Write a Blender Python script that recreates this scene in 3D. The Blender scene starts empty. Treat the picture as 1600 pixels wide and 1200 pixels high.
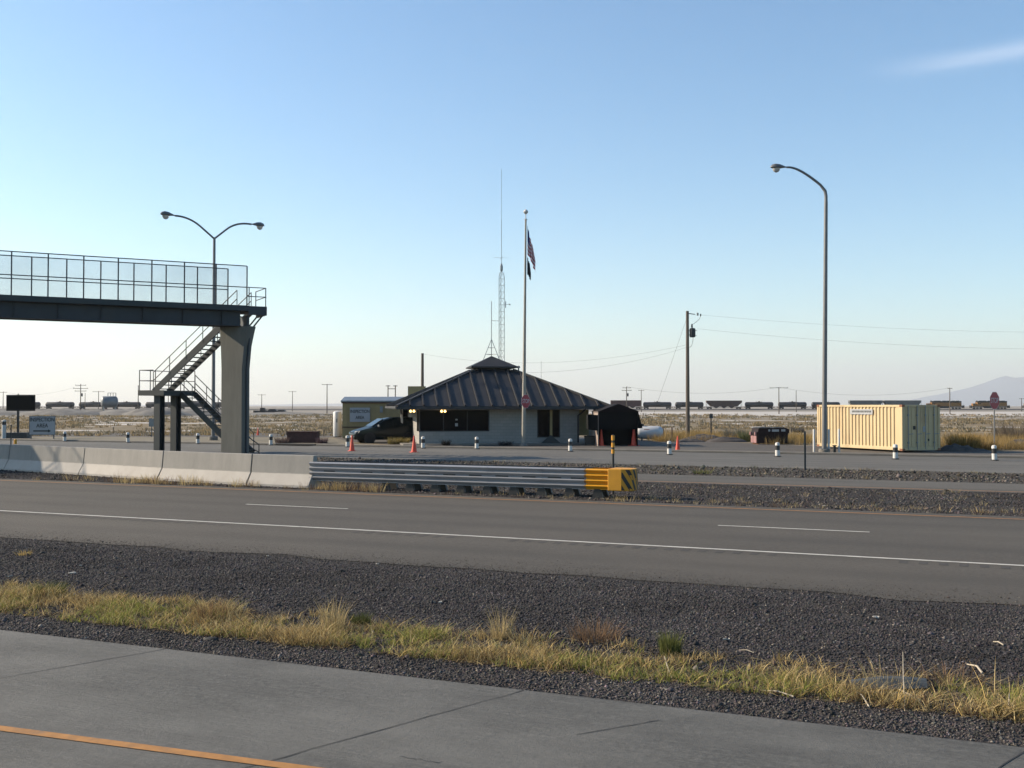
import bpy, math, random
import numpy as np
from mathutils import Vector, Matrix, noise as mnoise
random.seed(7)
rng = np.random.default_rng(7)
R = math.radians
scn = bpy.context.scene
col = scn.collection

# ------------------------------------------------------------------ camera
FPX = 1650.0
CAM_H = 2.55
PITCH = math.atan(34 / FPX)
cam_d = bpy.data.cameras.new('camera')
cam_d.sensor_width = 36.0
cam_d.lens = 36.0 * FPX / 1600.0
cam_d.clip_start = 0.1
cam_d.clip_end = 60000
cam = bpy.data.objects.new('camera', cam_d)
col.objects.link(cam)
cam.location = (0, 0, CAM_H)
cam.rotation_euler = (R(90) + PITCH, 0, 0)
scn.camera = cam

# ------------------------------------------------------------------ sky, sun, exposure
SUN_EL = R(27)
SUN_AZ = (-0.979, 0.205)                      # horizontal direction towards the sun
w = bpy.data.worlds.new('World')
scn.world = w
w.use_nodes = True
wn, wl = w.node_tree.nodes, w.node_tree.links
wn.clear()
wo = wn.new('ShaderNodeOutputWorld')
bg = wn.new('ShaderNodeBackground')
sky = wn.new('ShaderNodeTexSky')
sky.sky_type = 'NISHITA'
sky.sun_disc = False
sky.sun_elevation = SUN_EL
sky.sun_rotation = math.atan2(SUN_AZ[0], SUN_AZ[1])
sky.altitude = 300
sky.air_density = 1.0
sky.dust_density = 0.7
sky.ozone_density = 1.7
SKY_STRENGTH = 0.101
bg.inputs['Strength'].default_value = SKY_STRENGTH

def ray(px, py):
    u, v = (px - 800) / FPX, (600 - py) / FPX
    return Vector((u, math.cos(PITCH) - v * math.sin(PITCH), math.sin(PITCH) + v * math.cos(PITCH)))

def wmath(op, a, b=None, c=None):
    n = wn.new('ShaderNodeMath'); n.operation = op
    for i, v in enumerate((a, b, c)):
        if v is None: continue
        if isinstance(v, (int, float)): n.inputs[i].default_value = v
        else: wl.new(v, n.inputs[i])
    return n.outputs[0]

# one thin wisp of cirrus in the sky, placed by compass direction
tc = wn.new('ShaderNodeTexCoord')
sx = wn.new('ShaderNodeSeparateXYZ'); wl.new(tc.outputs['Generated'], sx.inputs[0])
yy = wmath('MAXIMUM', sx.outputs[1], 0.05)
az = wmath('DIVIDE', sx.outputs[0], yy)
el = wmath('DIVIDE', sx.outputs[2], yy)
def ae(px, py):
    r = ray(px, py); return r.x / r.y, r.z / r.y
a0, e0 = ae(1350, 110); a1, e1 = ae(1600, 76)
m = (e1 - e0) / (a1 - a0)
nz = wn.new('ShaderNodeTexNoise'); nz.inputs['Scale'].default_value = 14; nz.inputs['Detail'].default_value = 6
mp = wn.new('ShaderNodeMapping'); mp.inputs['Scale'].default_value = (1, 1, 7); mp.inputs['Rotation'].default_value = (0, R(8), 0)
wl.new(tc.outputs['Generated'], mp.inputs[0]); wl.new(mp.outputs[0], nz.inputs['Vector'])
along = wmath('SUBTRACT', az, a0)
line = wmath('MULTIPLY_ADD', along, m, e0)
bend = wmath('MULTIPLY', wmath('MULTIPLY', along, wmath('SUBTRACT', along, a1 - a0)), 0.45)
dist = wmath('SUBTRACT', wmath('SUBTRACT', el, line), bend)
dist = wmath('ADD', dist, wmath('MULTIPLY', wmath('SUBTRACT', nz.outputs[0], 0.5), 0.006))
g = wmath('DIVIDE', dist, 0.0085)
g = wmath('POWER', 2.718, wmath('MULTIPLY', wmath('MULTIPLY', g, g), -1.0))
ramp = wn.new('ShaderNodeMapRange'); ramp.interpolation_type = 'SMOOTHSTEP'
wl.new(along, ramp.inputs[0]); ramp.inputs[1].default_value = -0.02; ramp.inputs[2].default_value = 0.13
ramp.inputs[3].default_value = 0; ramp.inputs[4].default_value = 0.34
mask = wmath('MULTIPLY', g, ramp.outputs[0])
mask = wmath('MULTIPLY', mask, wmath('MULTIPLY_ADD', nz.outputs[0], 0.9, 0.5))
mx = wn.new('ShaderNodeMixRGB'); mx.inputs[2].default_value = (4.6, 5.2, 6.2, 1)
hs = wn.new('ShaderNodeHueSaturation'); hs.inputs['Saturation'].default_value = 1.2
wl.new(sky.outputs[0], hs.inputs['Color'])
tint = wn.new('ShaderNodeMixRGB'); tint.blend_type = 'MULTIPLY'; tint.inputs[0].default_value = 1
tint.inputs[2].default_value = (.99, 1.075, 1.05, 1); wl.new(hs.outputs[0], tint.inputs[1])
wl.new(mask, mx.inputs[0]); wl.new(tint.outputs[0], mx.inputs[1])
wl.new(mx.outputs[0], bg.inputs['Color']); wl.new(bg.outputs[0], wo.inputs['Surface'])

sun_d = bpy.data.lights.new('sun', 'SUN')
sun_d.energy = 5.0
sun_d.angle = R(0.5)
sun_d.color = (1.0, 0.85, 0.65)
sun = bpy.data.objects.new('sun', sun_d)
col.objects.link(sun)
sd = Vector((SUN_AZ[0] * math.cos(SUN_EL), SUN_AZ[1] * math.cos(SUN_EL), math.sin(SUN_EL)))
sun.rotation_euler = sd.to_track_quat('Z', 'Y').to_euler()
sun.location = (-60, 10, 40)

scn.view_settings.view_transform = 'Standard'
scn.view_settings.look = 'None'
scn.view_settings.gamma = 1
scn.view_settings.exposure = 0.92
scn.view_settings.use_curve_mapping = False
scn.render.engine = 'CYCLES'
scn.cycles.use_denoising = True
scn.cycles.max_bounces = 6
scn.cycles.volume_bounces = 0
scn.cycles.transparent_max_bounces = 16

# ------------------------------------------------------------------ coordinates
TH = math.atan(1650 / 3850)                  # the road runs to the right and towards us by this angle
Dv = Vector((math.cos(TH), -math.sin(TH), 0))
Nv = Vector((math.sin(TH), math.cos(TH), 0))
ROAD_RZ = -TH

def gp(px, py, z=0.0):
    r = ray(px, py); k = (z - CAM_H) / r.z
    return Vector((r.x * k, r.y * k, z))
def at(px, py, Y):
    r = ray(px, py); k = Y / r.y
    return Vector((r.x * k, Y, CAM_H + r.z * k))
def rd(s, t, z=0.0):
    p = Dv * s + Nv * t; return Vector((p.x, p.y, z))
def st(p):
    return (p.x * Dv.x + p.y * Dv.y, p.x * Nv.x + p.y * Nv.y)
def s_on(px, t):
    k = (px - 800) / FPX
    return t * (Dv.x * k - Nv.x) / (Dv.x + Nv.x * k)

# ------------------------------------------------------------------ materials
def nodes(name):
    m_ = bpy.data.materials.new(name); m_.use_nodes = True
    nt = m_.node_tree; b = nt.nodes['Principled BSDF']
    return m_, nt, b
def N(nt, t, **kw):
    n = nt.nodes.new(t)
    for k, v in kw.items():
        if k in n.inputs: n.inputs[k].default_value = v
        else: setattr(n, k, v)
    return n
ALB = 0.66
def rgb(c): return (c[0] * ALB, c[1] * ALB, c[2] * ALB, 1)
def coords(nt, scale=(1, 1, 1), rot=(0, 0, 0)):
    t = N(nt, 'ShaderNodeTexCoord'); mp_ = N(nt, 'ShaderNodeMapping')
    mp_.inputs['Scale'].default_value = scale; mp_.inputs['Rotation'].default_value = rot
    nt.links.new(t.outputs['Object'], mp_.inputs[0]); return mp_.outputs[0]
def nz_(nt, vec, scale, detail=4, rough=.6):
    n = N(nt, 'ShaderNodeTexNoise'); n.inputs['Scale'].default_value = scale
    n.inputs['Detail'].default_value = detail; n.inputs['Roughness'].default_value = rough
    nt.links.new(vec, n.inputs['Vector']); return n.outputs[0]
def rng_(nt, v, a, b, c=0, d=1):
    n = N(nt, 'ShaderNodeMapRange'); nt.links.new(v, n.inputs[0])
    for i, x in enumerate((a, b, c, d)): n.inputs[i + 1].default_value = x
    return n.outputs[0]
def mix(nt, f, a, b, mode='MIX'):
    n = N(nt, 'ShaderNodeMixRGB', blend_type=mode)
    for i, x in enumerate((f, a, b)):
        if hasattr(x, 'links'): nt.links.new(x, n.inputs[i])
        elif i == 0: n.inputs[0].default_value = x
        else: n.inputs[i].default_value = rgb(x)
    return n.outputs[0]
def bump(nt, b, h, strength=.3, dist_=.02):
    n = N(nt, 'ShaderNodeBump'); n.inputs['Strength'].default_value = strength; n.inputs['Distance'].default_value = dist_
    nt.links.new(h, n.inputs['Height']); nt.links.new(n.outputs[0], b.inputs['Normal'])
def mul(c, k): return tuple(min(1, x * k) for x in c)

def mat(name, c, rough=.7, metal=0, var=.18, scale=4, stain=None, stain_amt=.35, bmp=0, stretch=(1, 1, 1), spec=.5):
    m_, nt, b = nodes(name)
    v = coords(nt, stretch)
    f = nz_(nt, v, scale, 5)
    cc = mix(nt, rng_(nt, f, .3, .7), mul(c, 1 - var), mul(c, 1 + var))
    if stain:
        g_ = nz_(nt, v, scale * .45, 6, .7)
        cc = mix(nt, rng_(nt, g_, .52, .72, 0, stain_amt), cc, stain)
    nt.links.new(cc, b.inputs['Base Color'])
    b.inputs['Roughness'].default_value = rough; b.inputs['Metallic'].default_value = metal
    b.inputs['Specular IOR Level'].default_value = spec
    if bmp: bump(nt, b, nz_(nt, v, scale * 6, 4), bmp, .01)
    return m_

M = {}
M['galv'] = mat('galvanised_steel', (.30, .32, .34), .45, .6, .15, 3)
M['beam'] = mat('guardrail_steel', (.36, .37, .40), .5, .2, .12, 1.2, (.2, .2, .21), .4, stretch=(.4, 1, 3))
M['galv_pole'] = mat('galvanised_pole', (.20, .20, .205), .5, .35, .12, 2)
M['bridge_steel'] = mat('bridge_paint', (.036, .044, .056), .6, .1, .18, 1.5, (.06, .05, .04), .3)
M['stair_steel'] = mat('stair_paint', (.034, .045, .050), .6, .1, .18, 2, (.03, .026, .022), .3)
M['conc'] = mat('barrier_concrete', (.47, .435, .40), .85, 0, .10, 1.6, (.30, .28, .25), .45, .25)
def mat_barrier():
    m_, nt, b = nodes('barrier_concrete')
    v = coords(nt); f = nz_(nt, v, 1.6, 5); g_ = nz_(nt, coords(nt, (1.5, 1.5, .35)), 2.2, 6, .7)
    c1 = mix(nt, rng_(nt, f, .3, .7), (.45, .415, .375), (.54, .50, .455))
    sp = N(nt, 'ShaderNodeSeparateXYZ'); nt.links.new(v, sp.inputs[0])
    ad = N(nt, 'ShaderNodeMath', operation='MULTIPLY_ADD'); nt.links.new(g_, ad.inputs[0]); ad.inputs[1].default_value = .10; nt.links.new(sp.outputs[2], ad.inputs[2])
    # shade on the steep upper face painted into the colour, plus some road dirt
    shade_and_dirt = rng_(nt, ad.outputs[0], .46, .50, 0, .75)
    c1 = mix(nt, shade_and_dirt, c1, mix(nt, rng_(nt, g_, .35, .65), (.25, .24, .225), (.33, .315, .29)))
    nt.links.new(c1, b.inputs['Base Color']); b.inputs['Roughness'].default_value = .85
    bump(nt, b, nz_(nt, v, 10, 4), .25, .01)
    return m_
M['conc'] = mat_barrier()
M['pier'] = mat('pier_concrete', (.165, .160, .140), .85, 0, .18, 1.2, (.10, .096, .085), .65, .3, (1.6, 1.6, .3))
M['deckc'] = mat('deck_concrete', (.28, .28, .27), .85, 0, .1, 2)
M['white_paint'] = mat('white_paint', (.72, .70, .67), .6, 0, .06, 5, (.5, .47, .42), .3)
M['black_paint'] = mat('black_paint', (.02, .02, .022), .5, 0, .2, 5)
M['rubber'] = mat('black_rubber', (.022, .022, .024), .8, 0, .25, 6)
M['yellow'] = mat('nose_yellow', (.80, .36, .015), .55, 0, .1, 2.5, (.55, .24, .02), .3)
M['orange'] = mat('cone_orange', (.85, .085, .04), .55, 0, .08, 6)
M['wood_pole'] = mat('wood_pole', (.13, .105, .085), .9, 0, .25, 3, stretch=(4, 4, .4))
M['flag_pole'] = mat('pole_paint', (.36, .33, .28), .6, 0, .1, 3)
M['roof_metal'] = mat('brown_metal_roof', (.021, .0195, .021), .6, .0, .3, .9, (.04, .036, .036), .5)
M['roof_trim'] = mat('dark_trim', (.03, .03, .034), .6, 0, .15, 3)
M['soffit'] = mat('soffit', (.35, .32, .28), .8)
M['tan'] = mat('tan_siding', (.42, .32, .15), .75, 0, .1, 2, (.33, .25, .13), .4)
M['brown_trim'] = mat('brown_trim', (.10, .05, .03), .7)
M['container'] = mat('container_cream', (.68, .525, .30), .6, 0, .06, 1.4, (.36, .23, .13), .5, stretch=(1, 1, .3))
M['rust'] = mat('rust_edge', (.30, .13, .07), .85, 0, .3, 8)
M['maroon'] = mat('maroon_paint', (.022, .011, .013), .6, 0, .25, 3, (.03, .016, .016), .5, spec=.2)
M['lit_red'] = mat('sunlit_red', (.36, .19, .19), .7, 0, .12, 3)  # maroon lightened to pink, sunlight on the dumpster end painted into the colour
M['black_tarp'] = mat('black_tarp', (.004, .004, .0045), .85, 0, .3, 1.5, spec=.2)
M['maroon_tarp'] = mat('maroon_tarp', (.009, .005, .006), .85, 0, .3, 1.5, spec=.2)
M['pink_wall'] = mat('sunlit_board', (.38, .30, .26), .8)  # left wall of the dark shelter, sunlight painted in as a pale colour
M['tank_black'] = mat('tank_car_black', (.020, .021, .026), .55, 0, .35, .3)
M['hopper_brown'] = mat('hopper_brown', (.085, .045, .035), .8, 0, .3, .4, (.14, .09, .07), .5)
M['hopper_maroon'] = mat('boxcar_maroon', (.09, .030, .028), .8, 0, .3, .4)
M['hopper_grey'] = mat('hopper_grey', (.16, .17, .165), .7, 0, .2, .4)
M['loco_orange'] = mat('loco_orange', (.34, .15, .025), .6, 0, .2, .4)
M['loco_black'] = mat('loco_black', (.025, .022, .022), .7)
M['tank_grey'] = mat('tank_grey', (.22, .235, .25), .5, .2, .15, .8)
M['tank_white'] = mat('tank_white', (.72, .72, .72), .45, 0, .05, 2, (.5, .45, .4), .25)
M['brick'] = mat('brick_red', (.085, .032, .028), .85, 0, .3, 6)
M['sign_white'] = mat('sign_white', (.45, .46, .48), .5, 0, .05, 3)
M['sign_black'] = mat('sign_black', (.012, .012, .014), .55)
M['panel_black'] = mat('panel_black', (.004, .0045, .0045), .8, spec=.15)
M['stop_red'] = mat('stop_red', (.42, .02, .045), .45, 0, .08, 5)
M['letter_white'] = mat('letter_white', (.60, .52, .55), .5)
M['rail'] = mat('rail_steel', (.12, .09, .07), .6, .3)
M['ballast'] = mat('ballast', (.13, .125, .12), .95, 0, .3, .5)
M['scrap_rubber'] = mat('scrap_rubber', (.085, .092, .092), .5, 0, .2, 5)
M['plastic_dark'] = mat('dark_plastic', (.02, .02, .02), .5)
M['bleached'] = mat('bleached_stalk', (.55, .47, .36), .85, 0, .15, 12)
M['litter'] = mat('white_litter', (.50, .46, .41), .8)
M['mound'] = mat('gravel_mound', (.22, .205, .185), .95, 0, .3, .35, (.10, .095, .09), .6, .5)
M['dirt'] = mat('dirt_heap', (.075, .065, .062), .95, 0, .35, 2, (.16, .13, .10), .35, .6)
M['red_flag'] = mat('flag_red', (.55, .025, .05), .8)
M['white_flag'] = mat('flag_white', (.9, .85, .88), .8)
M['blue_flag'] = mat('flag_blue', (.03, .05, .20), .8)
M['navy_flag'] = mat('flag_dark', (.012, .016, .022), .85)
M['paintline'] = mat('road_white', (.66, .63, .56), .7, 0, .15, 5, (.22, .21, .19), .75)
M['paintyellow'] = mat('road_yellow', (.47, .215, .05), .75, 0, .2, 9, (.16, .13, .10), .75)
M['groove'] = mat('milled_groove', (.058, .052, .046), .95, 0, .3, 9)
M['kerb'] = mat('kerb_concrete', (.22, .20, .175), .9, 0, .15, 1.2, (.12, .11, .10), .5)

def mat_glass_dark(name, c=(.006, .0065, .008), rough=.08, spec=.06):
    m_, nt, b = nodes(name)
    b.inputs['Base Color'].default_value = rgb(c); b.inputs['Roughness'].default_value = rough
    b.inputs['Specular IOR Level'].default_value = spec
    v = coords(nt); bump(nt, b, nz_(nt, v, 1.5, 2), .04, .02)
    return m_
M['glass'] = mat_glass_dark('window_glass')
M['car_glass'] = mat_glass_dark('car_glass', (.012, .022, .026), .05, .4)
def mat_car(name, c):
    m_, nt, b = nodes(name)
    v = coords(nt); f = nz_(nt, v, 60, 2)
    nt.links.new(mix(nt, f, mul(c, .85), mul(c, 1.15)), b.inputs['Base Color'])
    b.inputs['Roughness'].default_value = .3; b.inputs['Metallic'].default_value = 0; b.inputs['Specular IOR Level'].default_value = .15
    b.inputs['Coat Weight'].default_value = .2; b.inputs['Coat Roughness'].default_value = .06
    return m_
M['van'] = mat_car('teal_car_paint', (.005, .014, .018))
def mat_emit(name, c, s):
    m_, nt, b = nodes(name)
    b.inputs['Base Color'].default_value = rgb(c); b.inputs['Emission Color'].default_value = rgb(c)
    b.inputs['Emission Strength'].default_value = s
    return m_
M['lamp_lit'] = mat_emit('lit_bulb', (1, .62, .22), 3.5)
def mat_lens():
    m_, nt, b = nodes('lamp_lens')
    b.inputs['Base Color'].default_value = (.5, .48, .45, 1); b.inputs['Roughness'].default_value = .2
    b.inputs['Transmission Weight'].default_value = .3
    return m_
M['lens'] = mat_lens()
def mat_block():
    m_, nt, b = nodes('painted_block')
    v = coords(nt)
    t = N(nt, 'ShaderNodeTexBrick'); mp_ = N(nt, 'ShaderNodeMapping')
    t.inputs['Scale'].default_value = 1; t.inputs['Brick Width'].default_value = .4; t.inputs['Row Height'].default_value = .2
    t.inputs['Mortar Size'].default_value = .008; t.inputs['Mortar Smooth'].default_value = .3
    t.inputs['Color1'].default_value = (.25, .24, .225, 1); t.inputs['Color2'].default_value = (.22, .213, .20, 1); t.inputs['Mortar'].default_value = (.16, .155, .15, 1)
    sp = N(nt, 'ShaderNodeSeparateXYZ'); nt.links.new(v, sp.inputs[0])
    ad = N(nt, 'ShaderNodeMath', operation='ADD'); nt.links.new(sp.outputs[0], ad.inputs[0]); nt.links.new(sp.outputs[1], ad.inputs[1])
    cb = N(nt, 'ShaderNodeCombineXYZ'); nt.links.new(ad.outputs[0], cb.inputs[0]); nt.links.new(sp.outputs[2], cb.inputs[1])
    nt.links.new(cb.outputs[0], t.inputs['Vector'])
    g_ = nz_(nt, v, .8, 5)
    nt.links.new(mix(nt, rng_(nt, g_, .5, .75, 0, .3), t.outputs[0], (.22, .20, .18)), b.inputs['Base Color'])
    b.inputs['Roughness'].default_value = .8
    bump(nt, b, t.outputs['Fac'], -.3, .01)
    return m_
M['block'] = mat_block()
def mat_chain():
    m_, nt, b = nodes('chain_link')
    out = nt.nodes['Material Output']; tr = N(nt, 'ShaderNodeBsdfTransparent'); ms = N(nt, 'ShaderNodeMixShader')
    b.inputs['Base Color'].default_value = (.08, .10, .10, 1); b.inputs['Roughness'].default_value = .6
    v = coords(nt); f = nz_(nt, v, .35, 3)
    nt.links.new(rng_(nt, f, .3, .7, .13, .21), ms.inputs[0])
    nt.links.new(tr.outputs[0], ms.inputs[1]); nt.links.new(b.outputs[0], ms.inputs[2])
    nt.links.new(ms.outputs[0], out.inputs['Surface'])
    return m_
M['chain'] = mat_chain()
def mat_attr(name, rough=.85, trans=0):
    m_, nt, b = nodes(name)
    a = N(nt, 'ShaderNodeAttribute', attribute_name='Col')
    nt.links.new(a.outputs[0], b.inputs['Base Color']); b.inputs['Roughness'].default_value = rough
    b.inputs['Specular IOR Level'].default_value = .2
    if trans:
        out = nt.nodes['Material Output']; tl = N(nt, 'ShaderNodeBsdfTranslucent'); ms = N(nt, 'ShaderNodeMixShader')
        nt.links.new(a.outputs[0], tl.inputs[0]); ms.inputs[0].default_value = trans
        nt.links.new(b.outputs[0], ms.inputs[1]); nt.links.new(tl.outputs[0], ms.inputs[2]); nt.links.new(ms.outputs[0], out.inputs['Surface'])
    return m_
M['blade'] = mat_attr('plant_blades', .8, .3)
M['stone'] = mat_attr('crushed_stone', .9)

def mat_asphalt(name, c, speck=.35, streak=.12):
    m_, nt, b = nodes(name)
    v = coords(nt)
    fine = nz_(nt, v, 14, 6, .9); mid = nz_(nt, v, 3.5, 5, .8)
    lane = nz_(nt, coords(nt, (.02, 1.1, 1)), 1.0, 3)
    patch = nz_(nt, coords(nt, (.25, .6, 1)), .35, 5)
    c1 = mix(nt, rng_(nt, fine, .36, .64), mul(c, 1 - speck), mul(c, 1 + speck))
    c1 = mix(nt, rng_(nt, mid, .35, .65, 0, 1), c1, mix(nt, .5, c1, mul(c, .8)))
    c1 = mix(nt, rng_(nt, lane, .35, .65, 0, streak * 2), c1, mul(c, .62))
    sp = N(nt, 'ShaderNodeSeparateXYZ'); nt.links.new(v, sp.inputs[0])
    wv = N(nt, 'ShaderNodeMath', operation='MULTIPLY'); nt.links.new(sp.outputs[1], wv.inputs[0]); wv.inputs[1].default_value = 2 * math.pi / 1.83
    wob = N(nt, 'ShaderNodeMath', operation='ADD'); nt.links.new(wv.outputs[0], wob.inputs[0]); nt.links.new(patch, wob.inputs[1])
    sn = N(nt, 'ShaderNodeMath', operation='SINE'); nt.links.new(wob.outputs[0], sn.inputs[0])
    c1 = mix(nt, rng_(nt, sn.outputs[0], -.2, 1, 0, .5), c1, mul(c, .58))
    c1 = mix(nt, rng_(nt, patch, .45, .65, 0, .45), c1, mul(c, 1.4))
    nt.links.new(c1, b.inputs['Base Color']); b.inputs['Roughness'].default_value = .9
    bump(nt, b, fine, .8, .03)
    return m_
M['asphalt'] = mat_asphalt('asphalt', (.100, .085, .068), .5)
M['asphalt_far'] = mat_asphalt('worn_asphalt', (.120, .107, .090), .35)
M['asphalt_old'] = mat_asphalt('inspection_lane', (.148, .138, .122), .3, .18)
M['lot'] = mat_asphalt('gravel_lot', (.108, .092, .076), .35, .2)

def mat_gravel(name, c, c2, sc=1.0):
    m_, nt, b = nodes(name)
    v = coords(nt)
    vo = N(nt, 'ShaderNodeTexVoronoi'); vo.inputs['Scale'].default_value = 26 * sc; nt.links.new(v, vo.inputs['Vector'])
    big = nz_(nt, v, .5, 5); fine = nz_(nt, v, 30 * sc, 4, .8)
    sp = N(nt, 'ShaderNodeSeparateColor'); nt.links.new(vo.outputs['Color'], sp.inputs[0])
    c1 = mix(nt, rng_(nt, sp.outputs[0], 0, 1), mul(c, .45), mul(c, 1.6))
    c1 = mix(nt, rng_(nt, fine, .35, .7, 0, .7), c1, mul(c, .6))
    c1 = mix(nt, rng_(nt, big, .45, .75, 0, .6), c1, c2)
    nt.links.new(c1, b.inputs['Base Color']); b.inputs['Roughness'].default_value = .95
    b.inputs['Specular IOR Level'].default_value = .2
    bump(nt, b, vo.outputs['Distance'], .8, .03)
    return m_
M['gravel'] = mat_gravel('dark_gravel', (.060, .054, .053), (.080, .071, .066))
M['gravel_brown'] = mat_gravel('brown_gravel', (.080, .070, .060), (.115, .10, .08), .6)

def mat_concrete_road():
    m_, nt, b = nodes('tined_concrete')
    v = coords(nt)
    fine = nz_(nt, v, 16, 6, .85)
    ang = R(68)
    tine = nz_(nt, coords(nt, (1, 1, 1), (0, 0, -ang)), 1.0, 2)
    # tining scratches and skid streaks run across the lane
    n1 = nz_(nt, coords(nt, (2.2, 30, 1), (0, 0, -ang)), 1.0, 5, .75)
    n2 = nz_(nt, coords(nt, (.35, 3.2, 1), (0, 0, -ang)), 1.0, 5, .65)
    n3 = nz_(nt, coords(nt, (.5, .8, 1), (0, 0, -ang + R(12))), .9, 5, .6)
    c = (.126, .122, .112)
    c1 = mix(nt, rng_(nt, fine, .36, .64), mul(c, .52), mul(c, 1.48))
    c1 = mix(nt, rng_(nt, n1, .40, .60, 0, .75), c1, mul(c, .66))
    c1 = mix(nt, rng_(nt, n2, .45, .62, 0, .6), c1, mul(c, .62))
    c1 = mix(nt, rng_(nt, n3, .42, .66, 0, .7), c1, mul(c, 1.5))
    pits = N(nt, 'ShaderNodeTexVoronoi'); pits.inputs['Scale'].default_value = 13; nt.links.new(v, pits.inputs['Vector'])
    c1 = mix(nt, rng_(nt, pits.outputs['Distance'], .06, .16, .5, 0), c1, mul(c, .55))
    nt.links.new(c1, b.inputs['Base Color']); b.inputs['Roughness'].default_value = .85
    hh = N(nt, 'ShaderNodeMath', operation='ADD'); nt.links.new(fine, hh.inputs[0]); nt.links.new(n1, hh.inputs[1])
    bump(nt, b, hh.outputs[0], .8, .016)
    return m_
M['conc_road'] = mat_concrete_road()

def mat_ground():
    m_, nt, b = nodes('scrub_plain')
    v = coords(nt)
    a = nz_(nt, v, .045, 6, .65); p = nz_(nt, v, .16, 6, .7); f = nz_(nt, v, 2.2, 5, .7)
    far = nz_(nt, v, .004, 5)
    tan, grey, straw, salt = (.270, .210, .130), (.215, .190, .150), (.33, .24, .125), (.58, .53, .47)
    c1 = mix(nt, rng_(nt, a, .35, .65), grey, tan)
    c1 = mix(nt, rng_(nt, f, .4, .7, 0, .7), c1, straw)
    c1 = mix(nt, rng_(nt, p, .56, .68, 0, .6), c1, salt)
    sp = N(nt, 'ShaderNodeSeparateXYZ'); nt.links.new(v, sp.inputs[0])
    # the open salt flat starts beyond the scrub belt
    edge = N(nt, 'ShaderNodeMath', operation='MULTIPLY_ADD'); nt.links.new(a, edge.inputs[0]); edge.inputs[1].default_value = 160; nt.links.new(sp.outputs[1], edge.inputs[2])
    flat = rng_(nt, edge.outputs[0], 255, 330, 0, .55)
    c1 = mix(nt, flat, c1, (.44, .42, .40))
    c1 = mix(nt, rng_(nt, far, .5, .6, 0, .25), c1, (.30, .27, .23))
    nt.links.new(c1, b.inputs['Base Color']); b.inputs['Roughness'].default_value = 1
    b.inputs['Specular IOR Level'].default_value = .1
    bump(nt, b, p, .5, .3)
    return m_
M['ground'] = mat_ground()
M['salt'] = mat('salt_crust', (.60, .555, .51), .95, 0, .10, .3, (.34, .28, .21), .6)
M['tan_grass'] = mat('dry_turf', (.20, .165, .105), .95, 0, .3, 1.5, (.12, .11, .08), .6, .4)
M['mountain'] = mat('mountain_rock', (.10, .15, .20), 1, 0, .25, .002)

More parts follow.
